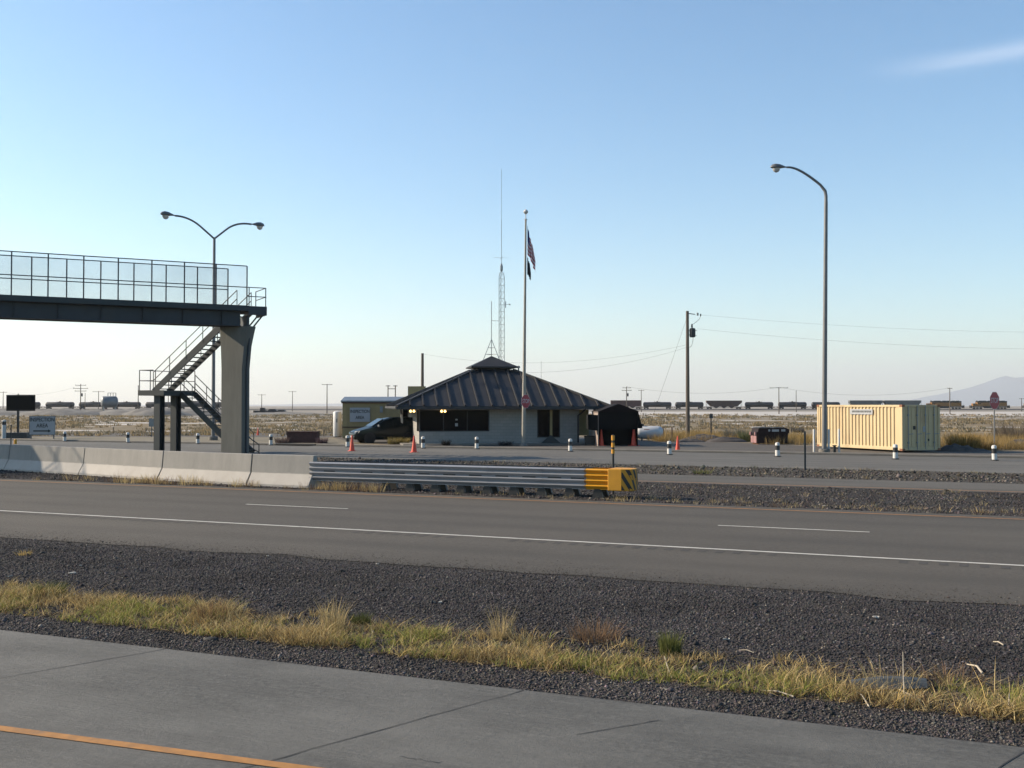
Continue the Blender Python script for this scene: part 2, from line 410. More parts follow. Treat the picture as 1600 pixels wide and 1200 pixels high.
# ------------------------------------------------------------------ mesh helpers
class MB:
    def __init__(s): s.v = []; s.f = []; s.mi = []; s.cur = 0
    def add(s, vs, fs):
        o = len(s.v); s.v += [tuple(x) for x in vs]
        for f in fs: s.f.append([i + o for i in f]); s.mi.append(s.cur)
        return s
    def box(s, c, d, rz=0, rx=0, ry=0):
        hx, hy, hz = d[0] / 2, d[1] / 2, d[2] / 2
        m_ = Matrix.Translation(c) @ Matrix.Rotation(rz, 4, 'Z') @ Matrix.Rotation(ry, 4, 'Y') @ Matrix.Rotation(rx, 4, 'X')
        vs = [m_ @ Vector((x, y, z)) for x in (-hx, hx) for y in (-hy, hy) for z in (-hz, hz)]
        return s.add(vs, [(0, 1, 3, 2), (4, 6, 7, 5), (0, 4, 5, 1), (2, 3, 7, 6), (0, 2, 6, 4), (1, 5, 7, 3)])
    def b2(s, x0, x1, y0, y1, z0, z1):
        return s.box(((x0 + x1) / 2, (y0 + y1) / 2, (z0 + z1) / 2), (x1 - x0, y1 - y0, z1 - z0))
    def bar(s, p0, p1, w_, h_):
        p0, p1 = Vector(p0), Vector(p1); d = (p1 - p0).normalized()
        up = Vector((0, 0, 1)) if abs(d.z) < .95 else Vector((0, 1, 0))
        a = d.cross(up).normalized(); b = a.cross(d).normalized()
        vs = [p + a * (i * w_ / 2) + b * (j * h_ / 2) for p in (p0, p1) for i, j in ((-1, -1), (1, -1), (1, 1), (-1, 1))]
        return s.add(vs, [(0, 3, 2, 1), (4, 5, 6, 7), (0, 1, 5, 4), (1, 2, 6, 5), (2, 3, 7, 6), (3, 0, 4, 7)])
    def tube(s, pts, r, n=8, cap=True):
        pts = [Vector(p) for p in pts]
        rs = r if isinstance(r, (list, tuple)) else [r] * len(pts)
        vs = []; prev = None
        for i, p in enumerate(pts):
            d = (pts[min(i + 1, len(pts) - 1)] - pts[max(i - 1, 0)]).normalized()
            if prev is None:
                up = Vector((0, 0, 1)) if abs(d.z) < .9 else Vector((1, 0, 0))
                a = d.cross(up).normalized()
            else:
                a = (prev - d * prev.dot(d)).normalized()
            prev = a; b = d.cross(a)
            vs += [p + a * (rs[i] * math.cos(2 * math.pi * k / n)) + b * (rs[i] * math.sin(2 * math.pi * k / n)) for k in range(n)]
        fs = []
        for i in range(len(pts) - 1):
            for k in range(n):
                k2 = (k + 1) % n
                fs.append((i * n + k, i * n + k2, (i + 1) * n + k2, (i + 1) * n + k))
        if cap:
            fs.append(tuple(range(n - 1, -1, -1))); fs.append(tuple((len(pts) - 1) * n + k for k in range(n)))
        return s.add(vs, fs)
    def lathe(s, prof, c=(0, 0, 0), n=16, axis='z', cap=True):
        vs = []
        for (r_, h) in prof:
            for k in range(n):
                a = 2 * math.pi * k / n; x, y = r_ * math.cos(a), r_ * math.sin(a)
                p = (x, y, h) if axis == 'z' else ((h, x, y) if axis == 'x' else (x, h, y))
                vs.append((p[0] + c[0], p[1] + c[1], p[2] + c[2]))
        fs = [(i * n + k, i * n + (k + 1) % n, (i + 1) * n + (k + 1) % n, (i + 1) * n + k) for i in range(len(prof) - 1) for k in range(n)]
        if cap:
            fs.append(tuple(range(n - 1, -1, -1))); fs.append(tuple((len(prof) - 1) * n + k for k in range(n)))
        return s.add(vs, fs)
    def prism(s, poly, a0, a1, axis='x'):
        """poly of 2D points swept along an axis: x -> poly is (y,z); y -> (x,z); z -> (x,y)"""
        n = len(poly)
        def P(p, a): return (a, p[0], p[1]) if axis == 'x' else ((p[0], a, p[1]) if axis == 'y' else (p[0], p[1], a))
        vs = [P(p, a0) for p in poly] + [P(p, a1) for p in poly]
        fs = [(i, (i + 1) % n, n + (i + 1) % n, n + i) for i in range(n)] + [tuple(range(n - 1, -1, -1)), tuple(range(n, 2 * n))]
        return s.add(vs, fs)
    def face(s, pts): return s.add(pts, [tuple(range(len(pts)))])
    def build(s, name, m_, parent=None, smooth=False, bevel=0, loc=None, rz=None):
        me = bpy.data.meshes.new(name)
        me.from_pydata(s.v, [], s.f)
        ms = m_ if isinstance(m_, (list, tuple)) else [m_]
        for x in ms: me.materials.append(M[x] if isinstance(x, str) else x)
        if len(ms) > 1: me.polygons.foreach_set('material_index', s.mi)
        me.update(); me.validate()
        import bmesh
        bm = bmesh.new(); bm.from_mesh(me); bmesh.ops.recalc_face_normals(bm, faces=bm.faces); bm.to_mesh(me); bm.free()
        if smooth: me.polygons.foreach_set('use_smooth', [True] * len(me.polygons))
        o = bpy.data.objects.new(name, me); col.objects.link(o)
        if parent: o.parent = parent
        if loc is not None: o.location = loc
        if rz is not None: o.rotation_euler = (0, 0, rz)
        if smooth == 'auto' or smooth is True:
            md = o.modifiers.new('edges', 'EDGE_SPLIT'); md.split_angle = R(38)
        if bevel:
            b = o.modifiers.new('bevel', 'BEVEL'); b.width = bevel; b.segments = 2; b.limit_method = 'ANGLE'
        return o

def tag(o, label=None, cat=None, group=None, kind=None):
    if label: o['label'] = label
    if cat: o['category'] = cat
    if group: o['group'] = group
    if kind: o['kind'] = kind
    return o
def thing(name, label, cat, loc=(0, 0, 0), rz=0, group=None):
    o = bpy.data.objects.new(name, None); col.objects.link(o); o.empty_display_size = .2
    o.location = loc; o.rotation_euler = (0, 0, rz)
    return tag(o, label, cat, group)
def copy_tree(o, parent=None):
    c = o.copy(); col.objects.link(c)
    if parent: c.parent = parent
    for ch in list(o.children): copy_tree(ch, c)
    return c
def dup(o, label, loc, rz=None):
    c = copy_tree(o); c['label'] = label; c.location = loc
    if rz is not None: c.rotation_euler = (0, 0, rz)
    return c
def text(name, s_, size, m_, parent, loc, rz=0, squash=1, bold=.0):
    cu = bpy.data.curves.new(name, 'FONT'); cu.body = s_; cu.size = size; cu.align_x = 'CENTER'; cu.align_y = 'CENTER'
    cu.extrude = .004; cu.offset = bold
    t_ = bpy.data.objects.new(name, cu); col.objects.link(t_)
    bpy.context.view_layer.update()
    me = bpy.data.meshes.new_from_object(t_.evaluated_get(bpy.context.evaluated_depsgraph_get()))
    bpy.data.objects.remove(t_)
    me.materials.clear(); me.materials.append(M[m_])
    o = bpy.data.objects.new(name, me); col.objects.link(o)
    o.parent = parent; o.location = loc; o.rotation_euler = (R(90), 0, rz); o.scale = (squash, 1, 1)
    return o

# ------------------------------------------------------------------ ground, roads, markings
def sheet(name, pts, z, m_, rz=0):
    mb = MB(); mb.face([(p[0], p[1], z) for p in pts])
    o = mb.build(name, m_, rz=rz); o['kind'] = 'structure'
    return o
def wobble(a, b, n, amp, freq, seed):
    out = []
    for i in range(n + 1):
        k = i / n; x = a[0] + (b[0] - a[0]) * k; y = a[1] + (b[1] - a[1]) * k
        out.append((x, y + amp * (mnoise.noise(Vector((x * freq, seed, 0))) + .5 * mnoise.noise(Vector((x * freq * 4, seed, 5))))))
    return out
def strip(name, t0, t1, z, m_, s0=-160, s1=90, w0=0, w1=0, f=.35, n=300):
    """a band along the road, in the road's own axes, with worn edges"""
    lo = wobble((s0, t0), (s1, t0), n if w0 else 1, w0, f, t0); hi = wobble((s1, t1), (s0, t1), n if w1 else 1, w1, f, t1)
    mb = MB(); k = len(lo)
    mb.face([(x, y, z) for x, y in lo + hi])
    o = mb.build(name, m_, rz=ROAD_RZ); o['kind'] = 'structure'
    return o

sheet('ground', [(-23000, -300), (23000, -300), (23000, 24000), (-23000, 24000)], 0, 'ground')
strip('gravel_verge', -60, 57.3, .004, 'gravel', -170, 100)
strip('concrete_ramp', -30, 8.76, .012, 'conc_road', -120, 90)
strip('road', 14.95, 26.85, .012, 'asphalt', -170, 100, .34, .06, .7)
strip('far_road', 34.1, 38.1, .012, 'asphalt_far', -170, 100, .06, .12)
strip('verge_strip', 38.0, 44.0, .008, 'gravel_brown', -170, 100)
strip('inspection_lane', 43.9, 56.7, .012, 'asphalt_old', -170, 100, .35, 0, .25)
# painted lines
_a, _b = gp(0, 1141), gp(452, 1201); _d = (_b - _a).normalized(); _n = Vector((-_d.y, _d.x, 0)) * .052
mb = MB(); _p = [_a - _d * 40 - _n, _b + _d * 30 - _n, _b + _d * 30 + _n, _a - _d * 40 + _n]; mb.face([(q.x, q.y, .018) for q in _p]); o = mb.build('yellow_line', 'paintyellow'); o['kind'] = 'structure'
strip('edge_line', 18.58, 18.70, .018, 'paintline', -170, 100)
strip('median_line', 26.16, 26.27, .018, 'paintyellow', -170, 100)
strip('far_median_line', 34.42, 34.54, .018, 'paintyellow', -170, 100)
s_d = st(gp(1122, 822))[0]; t_d = st(gp(1122, 822))[1]
for i in range(-12, 8):
    strip('lane_dash', t_d - .05, t_d + .05, .018, 'paintline', s_d + i * 12.2, s_d + i * 12.2 + 3.05)
# rumble grooves beside the edge line
def rumble():
    for s0, s1 in ((-24.5, -14.4), (-11.3, -9.0), (-7.9, -3.0), (-1.0, 4), (-45, -30)):
        mb = MB(); s = s0
        while s < s1:
            mb.add([(s, 18.18, .016), (s + .13, 18.18, .016), (s + .13, 18.46, .016), (s, 18.46, .016)], [(0, 1, 2, 3)]); s += .30
        o = mb.build('rumble_strip', 'groove', rz=ROAD_RZ); o['kind'] = 'structure'
rumble()
# skewed joints and cracks of the concrete ramp
def crack(pts, w_, name='pavement_joint'):
    mb = MB(); L = []
    for i, p in enumerate(pts):
        d = (pts[min(i + 1, len(pts) - 1)] - pts[max(i - 1, 0)]).normalized(); a = Vector((-d.y, d.x, 0))
        k = w_ * (.6 + .8 * random.random())
        L += [(p + a * k / 2), (p - a * k / 2)]
    for i in range(len(pts) - 1):
        mb.add([(*L[2 * i].xy, .016), (*L[2 * i + 1].xy, .016), (*L[2 * i + 3].xy, .016), (*L[2 * i + 2].xy, .016)], [(0, 1, 2, 3)])
    o = mb.build(name, 'rubber'); o['kind'] = 'structure'
def jl(p0, p1, n=40, amp=.005):
    return [p0.lerp(p1, i / n) + Vector((random.gauss(0, amp), random.gauss(0, amp), 0)) for i in range(n + 1)]
for k in range(-5, 4):
    a = gp(840, 1075) + Dv * (4.05 * k); d = Vector((.70, .714, 0))
    s_, t_ = st(a); a = a + d * ((8.74 - t_) / d.dot(Nv))
    crack(jl(a, a - d * 9), .010)
crack(jl(gp(900, 1151), gp(1030, 1128), 14), .009, 'pavement_crack')
crack(jl(gp(625, 1185), gp(690, 1195), 10), .007, 'pavement_crack')

# kerb and lots on the far side
def kerb(s0, s1, t0=56.72, t1=57.1, z=.13, m_='kerb'):
    mb = MB(); mb.b2(s0, s1, t0, t1, 0, z)
    o = mb.build('kerb', m_, rz=ROAD_RZ, bevel=.03); o['kind'] = 'structure'
kerb(-170, -40.9); kerb(-40.85, -37.9, m_='rubber'); kerb(-37.85, 100)
def poly_sheet(name, pix, z, m_):
    o = sheet(name, [gp(x, y).xy[:] for x, y in pix], z, m_); return o
poly_sheet('lot', [(-300, 684), (90, 684.5), (520, 688), (640, 697), (1000, 706), (1300, 712.5), (1700, 722), (1700, 704), (1480, 706), (1400, 700), (1240, 696), (1180, 693), (1080, 690), (1000, 688), (900, 682), (640, 680), (530, 676.5), (90, 676.5), (-300, 676.5)], .008, 'lot')
poly_sheet('dry_verge', [(-300, 682.6), (300, 682.6), (520, 684), (560, 693), (480, 697.5), (300, 692.8), (-300, 679)], .012, 'tan_grass')
sheet('salt_flat', wobble((-20, 268), (900, 300), 60, 16, .02, 3) + wobble((900, 470), (-20, 440), 60, 14, .02, 9), .006, 'salt')
PATCH = []
for i in range(150):
    Y_ = 105 * math.exp(random.random() * math.log(2.5)); X_ = Y_ * random.uniform(-.55, .56); 
    if -8 < X_ < 40 and Y_ < 112: continue
    rx_, ry_ = random.uniform(.6, 3.6) * (.4 + Y_ / 200), random.uniform(.8, 4.0) * (.4 + Y_ / 200)
    PATCH.append((X_, Y_, rx_, ry_)); sd_ = random.random() * 99
    sheet('salt_patch', [(X_ + rx_ * math.cos(R(9 * k)) * (1 + .7 * mnoise.noise(Vector((math.cos(R(9 * k)) * 1.6, math.sin(R(9 * k)) * 1.6, sd_)))), Y_ + ry_ * math.sin(R(9 * k)) * (1 + .7 * mnoise.noise(Vector((math.cos(R(9 * k)) * 1.6 + 7, math.sin(R(9 * k)) * 1.6, sd_))))) for k in range(40)], .004 + .00005 * i, 'salt')
# concrete walk in front of the office
BR, BC = R(10), Vector((-1.44, 74, 0))
mb = MB(); mb.b2(-6.6, 7.6, -6.0, 5.5, 0, .10); o = mb.build('walkway', 'kerb', loc=BC, rz=BR, bevel=.02); o['kind'] = 'structure'

# mountains and low hills far off
def ridge(name, pix, Y, depth, base=-.4):
    mb = MB(); rows = []
    xs = np.linspace(pix[0][0], pix[-1][0], 220)
    hs = np.interp(xs, [p[0] for p in pix], [p[1] for p in pix])
    K = [(-1, 0), (-.75, .18), (-.5, .42), (-.25, .74), (0, 1), (.4, .6), (1, 0)]
    for j, (kd, kh) in enumerate(K):
        for i, x in enumerate(xs):
            y = Y + kd * depth; X = (x - 800) / FPX * Y
            h = (634 - hs[i]) * Y / FPX + CAM_H
            nzv = mnoise.fractal(Vector((X * .0009, y * .0009, 1)), 1, 2, 5)
            h2 = max(base, h * kh + (nzv * h * .22 if 0 < kh < 1 else nzv * min(5, h * .05)))
            mb.v.append((X, y, h2 if kh > 0 else base))
    n = len(xs)
    for j in range(len(K) - 1):
        for i in range(n - 1):
            mb.f.append([j * n + i, j * n + i + 1, (j + 1) * n + i + 1, (j + 1) * n + i]); mb.mi.append(0)
    o = mb.build(name, 'mountain', smooth=False); o['kind'] = 'structure'
    o.data.polygons.foreach_set('use_smooth', [True] * len(o.data.polygons))
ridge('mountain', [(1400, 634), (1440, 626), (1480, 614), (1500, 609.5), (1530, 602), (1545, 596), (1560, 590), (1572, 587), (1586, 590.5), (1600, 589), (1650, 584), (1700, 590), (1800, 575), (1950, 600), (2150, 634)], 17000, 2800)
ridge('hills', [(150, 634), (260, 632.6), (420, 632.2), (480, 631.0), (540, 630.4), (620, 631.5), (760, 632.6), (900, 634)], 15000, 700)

# ------------------------------------------------------------------ concrete median barrier
def barrier(p0, p1, label):
    L = (p1 - p0).length; d = (p1 - p0).normalized()
    mb = MB(); H = 1.0
    prof = [(-.34, 0), (-.34, .08), (-.145, .42), (-.085, H), (.085, H), (.145, .42), (.34, .08), (.34, 0)]
    mb.prism(prof, .02, L - .02)
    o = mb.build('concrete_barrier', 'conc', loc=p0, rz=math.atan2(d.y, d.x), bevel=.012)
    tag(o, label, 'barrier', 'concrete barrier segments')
bp = [gp(x, y) + Nv * .33 for x, y in ((484, 763.5), (387, 759), (248, 751), (125, 742.5), (8, 735))]
for k in range(4): bp.append(bp[-1] + (bp[-1] - bp[-2]).normalized() * 4.3)
lab = ['pale concrete barrier segment that runs into the steel guardrail', 'pale concrete barrier segment in front of the bridge pier',
       'pale concrete barrier segment in front of the stair columns', 'pale concrete barrier segment below the inspection sign, crossed by diagonal shadows',
       'leftmost pale concrete barrier segment, cut by the photo edge', 'concrete barrier segment outside the left edge', 'concrete barrier segment farther left outside view', 'last concrete barrier segment far left']
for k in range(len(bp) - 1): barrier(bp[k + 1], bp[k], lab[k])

# ------------------------------------------------------------------ crash attenuator at the barrier end
def attenuator():
    TC, HW = 28.0, .35
    S0, S1, S2 = s_on(484, TC - HW), s_on(915, TC - HW), s_on(988, TC - HW)
    t = thing('crash_attenuator', 'ribbed grey steel crash attenuator with yellow nose at the barrier end', 'crash barrier', rd(S0, TC), ROAD_RZ)
    Lp, Ln = S1 - S0, S2 - S0
    leg0 = s_on(600, TC - HW) - S0; dl = (s_on(932, TC - HW) - s_on(600, TC - HW)) / 8
    def profile(side, z0=.235, z1=.815, k=4, dep=.075):
        pts = []; h = (z1 - z0) / k
        for i in range(k):
            z = z0 + i * h
            pts += [(-dep, z + .02 * h), (-dep, z + .12 * h), (-.006, z + .62 * h), (0, z + .74 * h)]
        pts.append((-dep, z1))
        return [(side * (HW + p), z) for p, z in pts]
    def panel(mb, x0, x1, side, out=0):
        pr = profile(side); n = len(pr)
        vs = [(x, y + side * (out + o_), z) for x, o_ in ((x0, 0), (x1, 0)) for (y, z) in pr]
        th_ = [(x, y - side * .012 + side * out, z) for x in (x0, x1) for (y, z) in pr]
        mb.add(vs, [(i, i + 1, n + i + 1, n + i) for i in range(n - 1)])
        mb.add(th_, [(n + i, n + i + 1, i + 1, i) for i in range(n - 1)])
    edges = [0, leg0] + [leg0 + dl * i for i in range(2, 7, 2)] + [Lp]
    for side in (-1, 1):
        for i in range(len(edges) - 1):
            mb = MB(); panel(mb, edges[i], edges[i + 1] + (.06 if i < len(edges) - 2 else 0), side, .006 * (len(edges) - i))
            o = mb.build('guardrail_panel', 'beam', t)
            if side == -1:
                for k in range(2):
                    xa = edges[i] + (edges[i + 1] - edges[i]) * (.22 + .5 * k)
                    sm = MB(); sm.box((xa + .12, side * (HW - .070 + .006 * (len(edges) - i)), .540), (.40, .012, .030)); sm.build('slot', 'black_paint', o)
    for i in range(9):
        mb = MB(); x = leg0 + dl * i
        for sy in (-1, 1):
            mb.prism([(x - .07, .30), (x + .07, .30), (x + .15, .05), (x + .15, .012), (x - .15, .012), (x - .15, .05)], sy * .24 - .05, sy * .24 + .05, 'y')
        mb.b2(x - .03, x + .03, -.26, .26, .26, .78)
        mb.build('diaphragm', 'black_paint', t)
    # yellow nose
    mb = MB(); xa = s_on(950, TC - HW) - S0
    for side in (-1, 1): panel(mb, Lp - .05, xa, side, .012)
    mb.build('nose_panel', 'yellow', t)
    mb = MB(); z0, z1 = .225, .825; xb = Ln - .32
    ring = [(xa - .01, -HW - .025), (xb, -HW - .01), (Ln - .04, -HW * .78), (Ln, 0), (Ln - .04, HW * .78), (xb, HW + .01), (xa - .01, HW + .025)]
    mb.prism(ring, z0, z1, 'z')
    nose = mb.build('nose', 'yellow', t, bevel=.02)
    # black and yellow chevron board wrapped on the front of the nose
    cm = MB()
    pl = [Vector((xb + .01, -HW - .014, 0)), Vector((Ln - .035, -HW * .78 - .012, 0)), Vector((Ln + .006, 0, 0)), Vector((Ln - .035, HW * .78 + .012, 0))]
    ln = [0]
    for i in range(3): ln.append(ln[-1] + (pl[i + 1] - pl[i]).length)
    def along(d):
        for i in range(3):
            if d <= ln[i + 1] or i == 2: return pl[i].lerp(pl[i + 1], (d - ln[i]) / (ln[i + 1] - ln[i]))
    k = 0; d = -.6
    while d < ln[-1]:
        for i in range(8):
            za, zb = z1 - .02 - i * .07, z1 - .02 - (i + 1) * .07
            q = [min(max(x, 0), ln[-1]) for x in (d + (.8 - za) * .62, d + .115 + (.8 - za) * .62, d + .115 + (.8 - zb) * .62, d + (.8 - zb) * .62)]
            if q[1] - q[0] > .005:
                pa = [along(v_) for v_ in q]
                cm.face([(pa[0].x, pa[0].y, za), (pa[1].x, pa[1].y, za), (pa[2].x, pa[2].y, zb), (pa[3].x, pa[3].y, zb)])
        d += .235
    cm.build('chevron_stripes', 'black_paint', nose)
    return t
attenuator()

# striped marker post behind the nose
p = gp(958, 773)
t = thing('marker_post', 'slim black marker post with yellow bands behind the yellow nose', 'post', p)
mb = MB(); mb.lathe([(.035, 0), (.035, 1.32)], n=10); mb.build('post', 'black_paint', t, True)
for z0, z1 in ((1.18, 1.30), (1.36, 1.49), (1.56, 1.70)):
    mb = MB(); mb.lathe([(.048, z0), (.048, z1)], n=10); mb.build('band', 'yellow', t, True)
mb = MB(); mb.lathe([(.042, 1.30), (.042, 1.70), (.02, 1.72)], n=10); mb.build('sleeve', 'black_paint', t, True)
p = gp(1258, 735)
o = MB().box((0, 0, .77), (.07, .03, 1.54)).build('delineator_post', 'stair_steel', loc=p); tag(o, 'thin grey steel delineator post alone on the verge before the container', 'post')
p = gp(17, 702); mb = MB().box((0, 0, .72), (.06, .03, 1.44)); o = mb.build('delineator_post', 'stair_steel', loc=p); tag(o, 'thin grey delineator post in front of the concrete base of the dark message board', 'post')

# ------------------------------------------------------------------ pedestrian overpass
def overpass():
    rz = R(28.2)
    E0 = Vector((-13.46, 53.5, 0))
    t = thing('pedestrian_overpass', 'long dark steel pedestrian overpass with chain link sides on a flared concrete pier', 'footbridge', E0, rz)
    L, W, ZD = -46.0, 1.5, 7.58
    mb = MB(); mb.b2(L, .05, -.06, W + .06, ZD - .20, ZD); mb.build('deck', 'bridge_steel', t, bevel=.015)
    mb = MB(); mb.b2(L, .06, -.10, -.062, ZD - .22, ZD + .05); mb.b2(L, .06, W + .062, W + .10, ZD - .22, ZD + .05); mb.build('kerb_plate', 'stair_steel', t)
    for y in (.32, W - .32):
        mb = MB(); mb.b2(L, -.25, y - .012, y + .012, ZD - .96, ZD - .22); mb.b2(L, -.25, y - .2, y + .2, ZD - .985, ZD - .95); mb.b2(L, -.25, y - .17, y + .17, ZD - .235, ZD - .202)
        x = -1.2
        while x > L:
            mb.b2(x - .008, x + .008, y - .15, y + .15, ZD - .95, ZD - .235); x -= 1.9
        mb.build('girder', 'bridge_steel', t)
    x = -1.2
    while x > L:
        mb = MB(); mb.b2(x - .05, x + .05, .34, W - .34, ZD - .6, ZD - .45); x -= 3.8; mb.build('cross_brace', 'bridge_steel', t)
    H = 2.06
    for y, x_end in ((-.02, 0.0), (W + .02, -.60)):
        n = 29; xs = [x_end - 1.545 * i for i in range(n)]
        for i, x in enumerate(xs):
            mb = MB(); mb.tube([(x, y, ZD - .1), (x, y, ZD + H)], .034, 6); mb.build('fence_post', 'bridge_steel', t)
        mb = MB(); mb.tube([(xs[-1], y, ZD + H), (x_end, y, ZD + H)], .026, 6); mb.build('top_rail', 'bridge_steel', t)
        mb = MB(); mb.tube([(xs[-1], y, ZD + .98), (x_end, y, ZD + .98)], .026, 6); mb.build('middle_rail', 'bridge_steel', t)
        mb = MB(); mb.face([(xs[-1], y + .012, ZD + .03), (x_end, y + .012, ZD + .03), (x_end, y + .012, ZD + H), (xs[-1], y + .012, ZD + H)])
        mb.build('chain_link', 'chain', t)
    # end platform and its guard rail
    mb = MB(); mb.b2(.06, .98, -.10, W + .5, ZD - .24, ZD - .02); mb.b2(.06, 1.0, -.12, -.10, ZD - .42, ZD + .03); mb.b2(.98, 1.0, -.10, W + .5, ZD - .42, ZD + .03)
    mb.build('end_platform', 'bridge_steel', t)
    mb = MB()
    for x, y in ((.10, -.06), (.95, -.06), (.95, W + .4)):
        mb.tube([(x, y, ZD - .1), (x, y, ZD + .98)], .026, 6)
    for z in (.52, .98):
        mb.tube([(.02, -.06, ZD + z), (.95, -.06, ZD + z), (.95, W + .4, ZD + z)], .024, 6)
    mb.build('guard_rail', 'bridge_steel', t)
    mb = MB()
    for y in (.2, W - .1): mb.bar((.85, y, ZD - .42), (.12, y, ZD - 1.35), .07, .07)
    mb.b2(.05, .16, .1, W, ZD - 1.4, ZD - .42)
    mb.build('bracket', 'bridge_steel', t)
    # piers: long side faces the road; the head flares outward
    inv = Matrix.Rotation(-rz, 4, 'Z')
    def pier(world_left, w_=1.30, d_=.62, top=ZD - .985):
        q = inv @ (world_left - E0); mb = MB()
        secs = [(0, 0, w_), (top - 2.2, 0, w_), (top - 1.0, -.05, w_ + .12), (top - .35, -.10, w_ + .28), (top, -.11, w_ + .38)]
        vs = []
        for z, a, b in secs: vs += [(a, 0, z), (b, 0, z), (b, d_, z), (a, d_, z)]
        fs = [(i * 4 + k, i * 4 + (k + 1) % 4, i * 4 + 4 + (k + 1) % 4, i * 4 + 4 + k) for i in range(len(secs) - 1) for k in range(4)] + [(3, 2, 1, 0), tuple(range(len(vs) - 4, len(vs)))]
        mb.add(vs, fs)
        # joint lines of the formwork
        o = mb.build('pier', 'pier', t, bevel=.02); o.location = q; o.rotation_euler = (0, 0, ROAD_RZ - rz)
        c = MB(); c.tube([(w_ + .04, d_ * .5, 0), (w_ + .04, d_ * .5, top - 2.1), (w_ + .20, d_ * .5, top - .6)], .05, 8); c.build('drain_pipe', 'bridge_steel', o)
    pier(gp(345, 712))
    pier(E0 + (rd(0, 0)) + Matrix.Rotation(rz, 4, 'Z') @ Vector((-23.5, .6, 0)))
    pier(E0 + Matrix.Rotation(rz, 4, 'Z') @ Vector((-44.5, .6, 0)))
overpass()

def stairs():
    O = Vector((-19.35, 57, 0)); ZL, ZD = 3.36, 7.56
    t = thing('stair_tower', 'grey steel two flight staircase with landing climbing to the footbridge end', 'staircase', O, ROAD_RZ)
    def flight(name, xa, za, xb, zb, y0, y1, n, rails=True, xr=None):
        f = thing('flight', None, None); f.name = name; f.parent = t
        for y in (y0, y1):
            mb = MB(); mb.bar((xa, y, za - .06), (xb, y, zb - .06), .055, .32); mb.build('stringer', 'stair_steel', f)
        for i in range(n):
            k = (i + .5) / n; x = xa + (xb - xa) * k; z = za + (zb - za) * k
            mb = MB(); mb.b2(x - .14, x + .14, y0 + .03, y1 - .03, z - .025, z + .02); mb.build('tread', 'stair_steel', f)
        for y in (y0 - .02, y1 + .02):
            mb = MB()
            for h in (.55, 1.0): mb.tube([(xa, y, za + h), (xb, y, zb + h)], .024, 6)
            m_ = 5
            for i in range(m_ + 1):
                k = i / m_; x = xa + (xb - xa) * k; z = za + (zb - za) * k
                mb.tube([(x, y, z), (x, y, z + 1.0)], .022, 6)
            mb.build('handrail', 'stair_steel', f)
    flight('upper_flight', 0.0, ZL, 5.5, ZD, 0, 1.15, 20)
    flight('lower_flight', .75, ZL - .1, 4.75, .06, 1.28, 2.43, 17)
    mb = MB(); mb.b2(-.97, .72, -.03, 2.5, ZL - .02, ZL + .02); mb.b2(-.97, .72, -.05, -.03, ZL - .26, ZL + .03); mb.b2(-.97, .72, 2.5, 2.52, ZL - .26, ZL + .03)
    mb.b2(-.99, -.97, -.05, 2.52, ZL - .26, ZL + .03); mb.b2(.72, .74, -.05, 2.52, ZL - .26, ZL - .03)
    mb.build('landing', 'stair_steel', t)
    mb = MB()
    for x, y in ((-.95, -.03), (-.95, 1.2), (-.95, 2.48), (-.05, 2.48), (.70, 2.48), (-.2, -.03)): mb.tube([(x, y, ZL), (x, y, ZL + 1.12)], .024, 6)
    for h in (.55, 1.12):
        mb.tube([(0.0, -.03, ZL + h), (-.95, -.03, ZL + h), (-.95, 2.48, ZL + h), (.70, 2.48, ZL + h)], .024, 6)
    mb.build('guard_rail', 'stair_steel', t)
    for y in (.32, 1.62):
        mb = MB(); x = .12
        mb.b2(x - .2, x + .2, y - .2, y - .17, 0, ZL - .3); mb.b2(x - .2, x + .2, y + .17, y + .2, 0, ZL - .3); mb.b2(x - .015, x + .015, y - .17, y + .17, 0, ZL - .3)
        mb.prism([(x - .2, ZL - .3), (x + .2, ZL - .3), (x + .42, ZL - .04), (x - .42, ZL - .04)], y - .2, y + .2, 'y')
        mb.build('column', 'stair_steel', t)
    # hand rail at the foot, right of the pier
    mb = MB()
    mb.tube([(4.78, 1.30, .98), (5.15, 1.30, .95), (5.95, 1.30, .50), (5.95, 1.30, 0)], .028, 6); mb.tube([(4.78, 1.30, .46), (5.2, 1.30, .42), (5.95, 1.30, .10)], .026, 6); mb.tube([(4.78, 1.30, 0), (4.78, 1.30, .98)], .026, 6)
    mb.build('foot_rail', 'stair_steel', t)
stairs()

# ------------------------------------------------------------------ street lamps
def lamp_head(t, p, d, sc_=1.0):
    """p: tip of the arm, d: horizontal direction the head points"""
    a = math.atan2(d.y, d.x)
    mb = MB(); mb.lathe([(.03, -.02), (.06, .10), (.15, .38), (.17, .60), (.12, .78), (.03, .86)], n=12, axis='x')
    for i, v_ in enumerate(mb.v): mb.v[i] = (v_[0], v_[1] * 1.1, (v_[2] if v_[2] > 0 else v_[2] * .35))
    h = mb.build('lamp_head', 'galv_pole', t, True); h.location = p; h.rotation_euler = (0, 0, a); h.scale = (sc_, sc_, sc_ * 1.15)
    mb = MB(); mb.lathe([(.15, -.05), (.145, -.12), (.10, -.20), (.03, -.24)], (.55, 0, 0), 12)
    for i, v_ in enumerate(mb.v): mb.v[i] = ((v_[0] - .55) * 1.35 + .55, v_[1], v_[2])
    mb.build('lens', 'lens', h, True)
def arc(p0, p1, p2, n=10):
    return [p0 * (1 - k) ** 2 + p1 * 2 * k * (1 - k) + p2 * k * k for k in [i / n for i in range(n + 1)]]
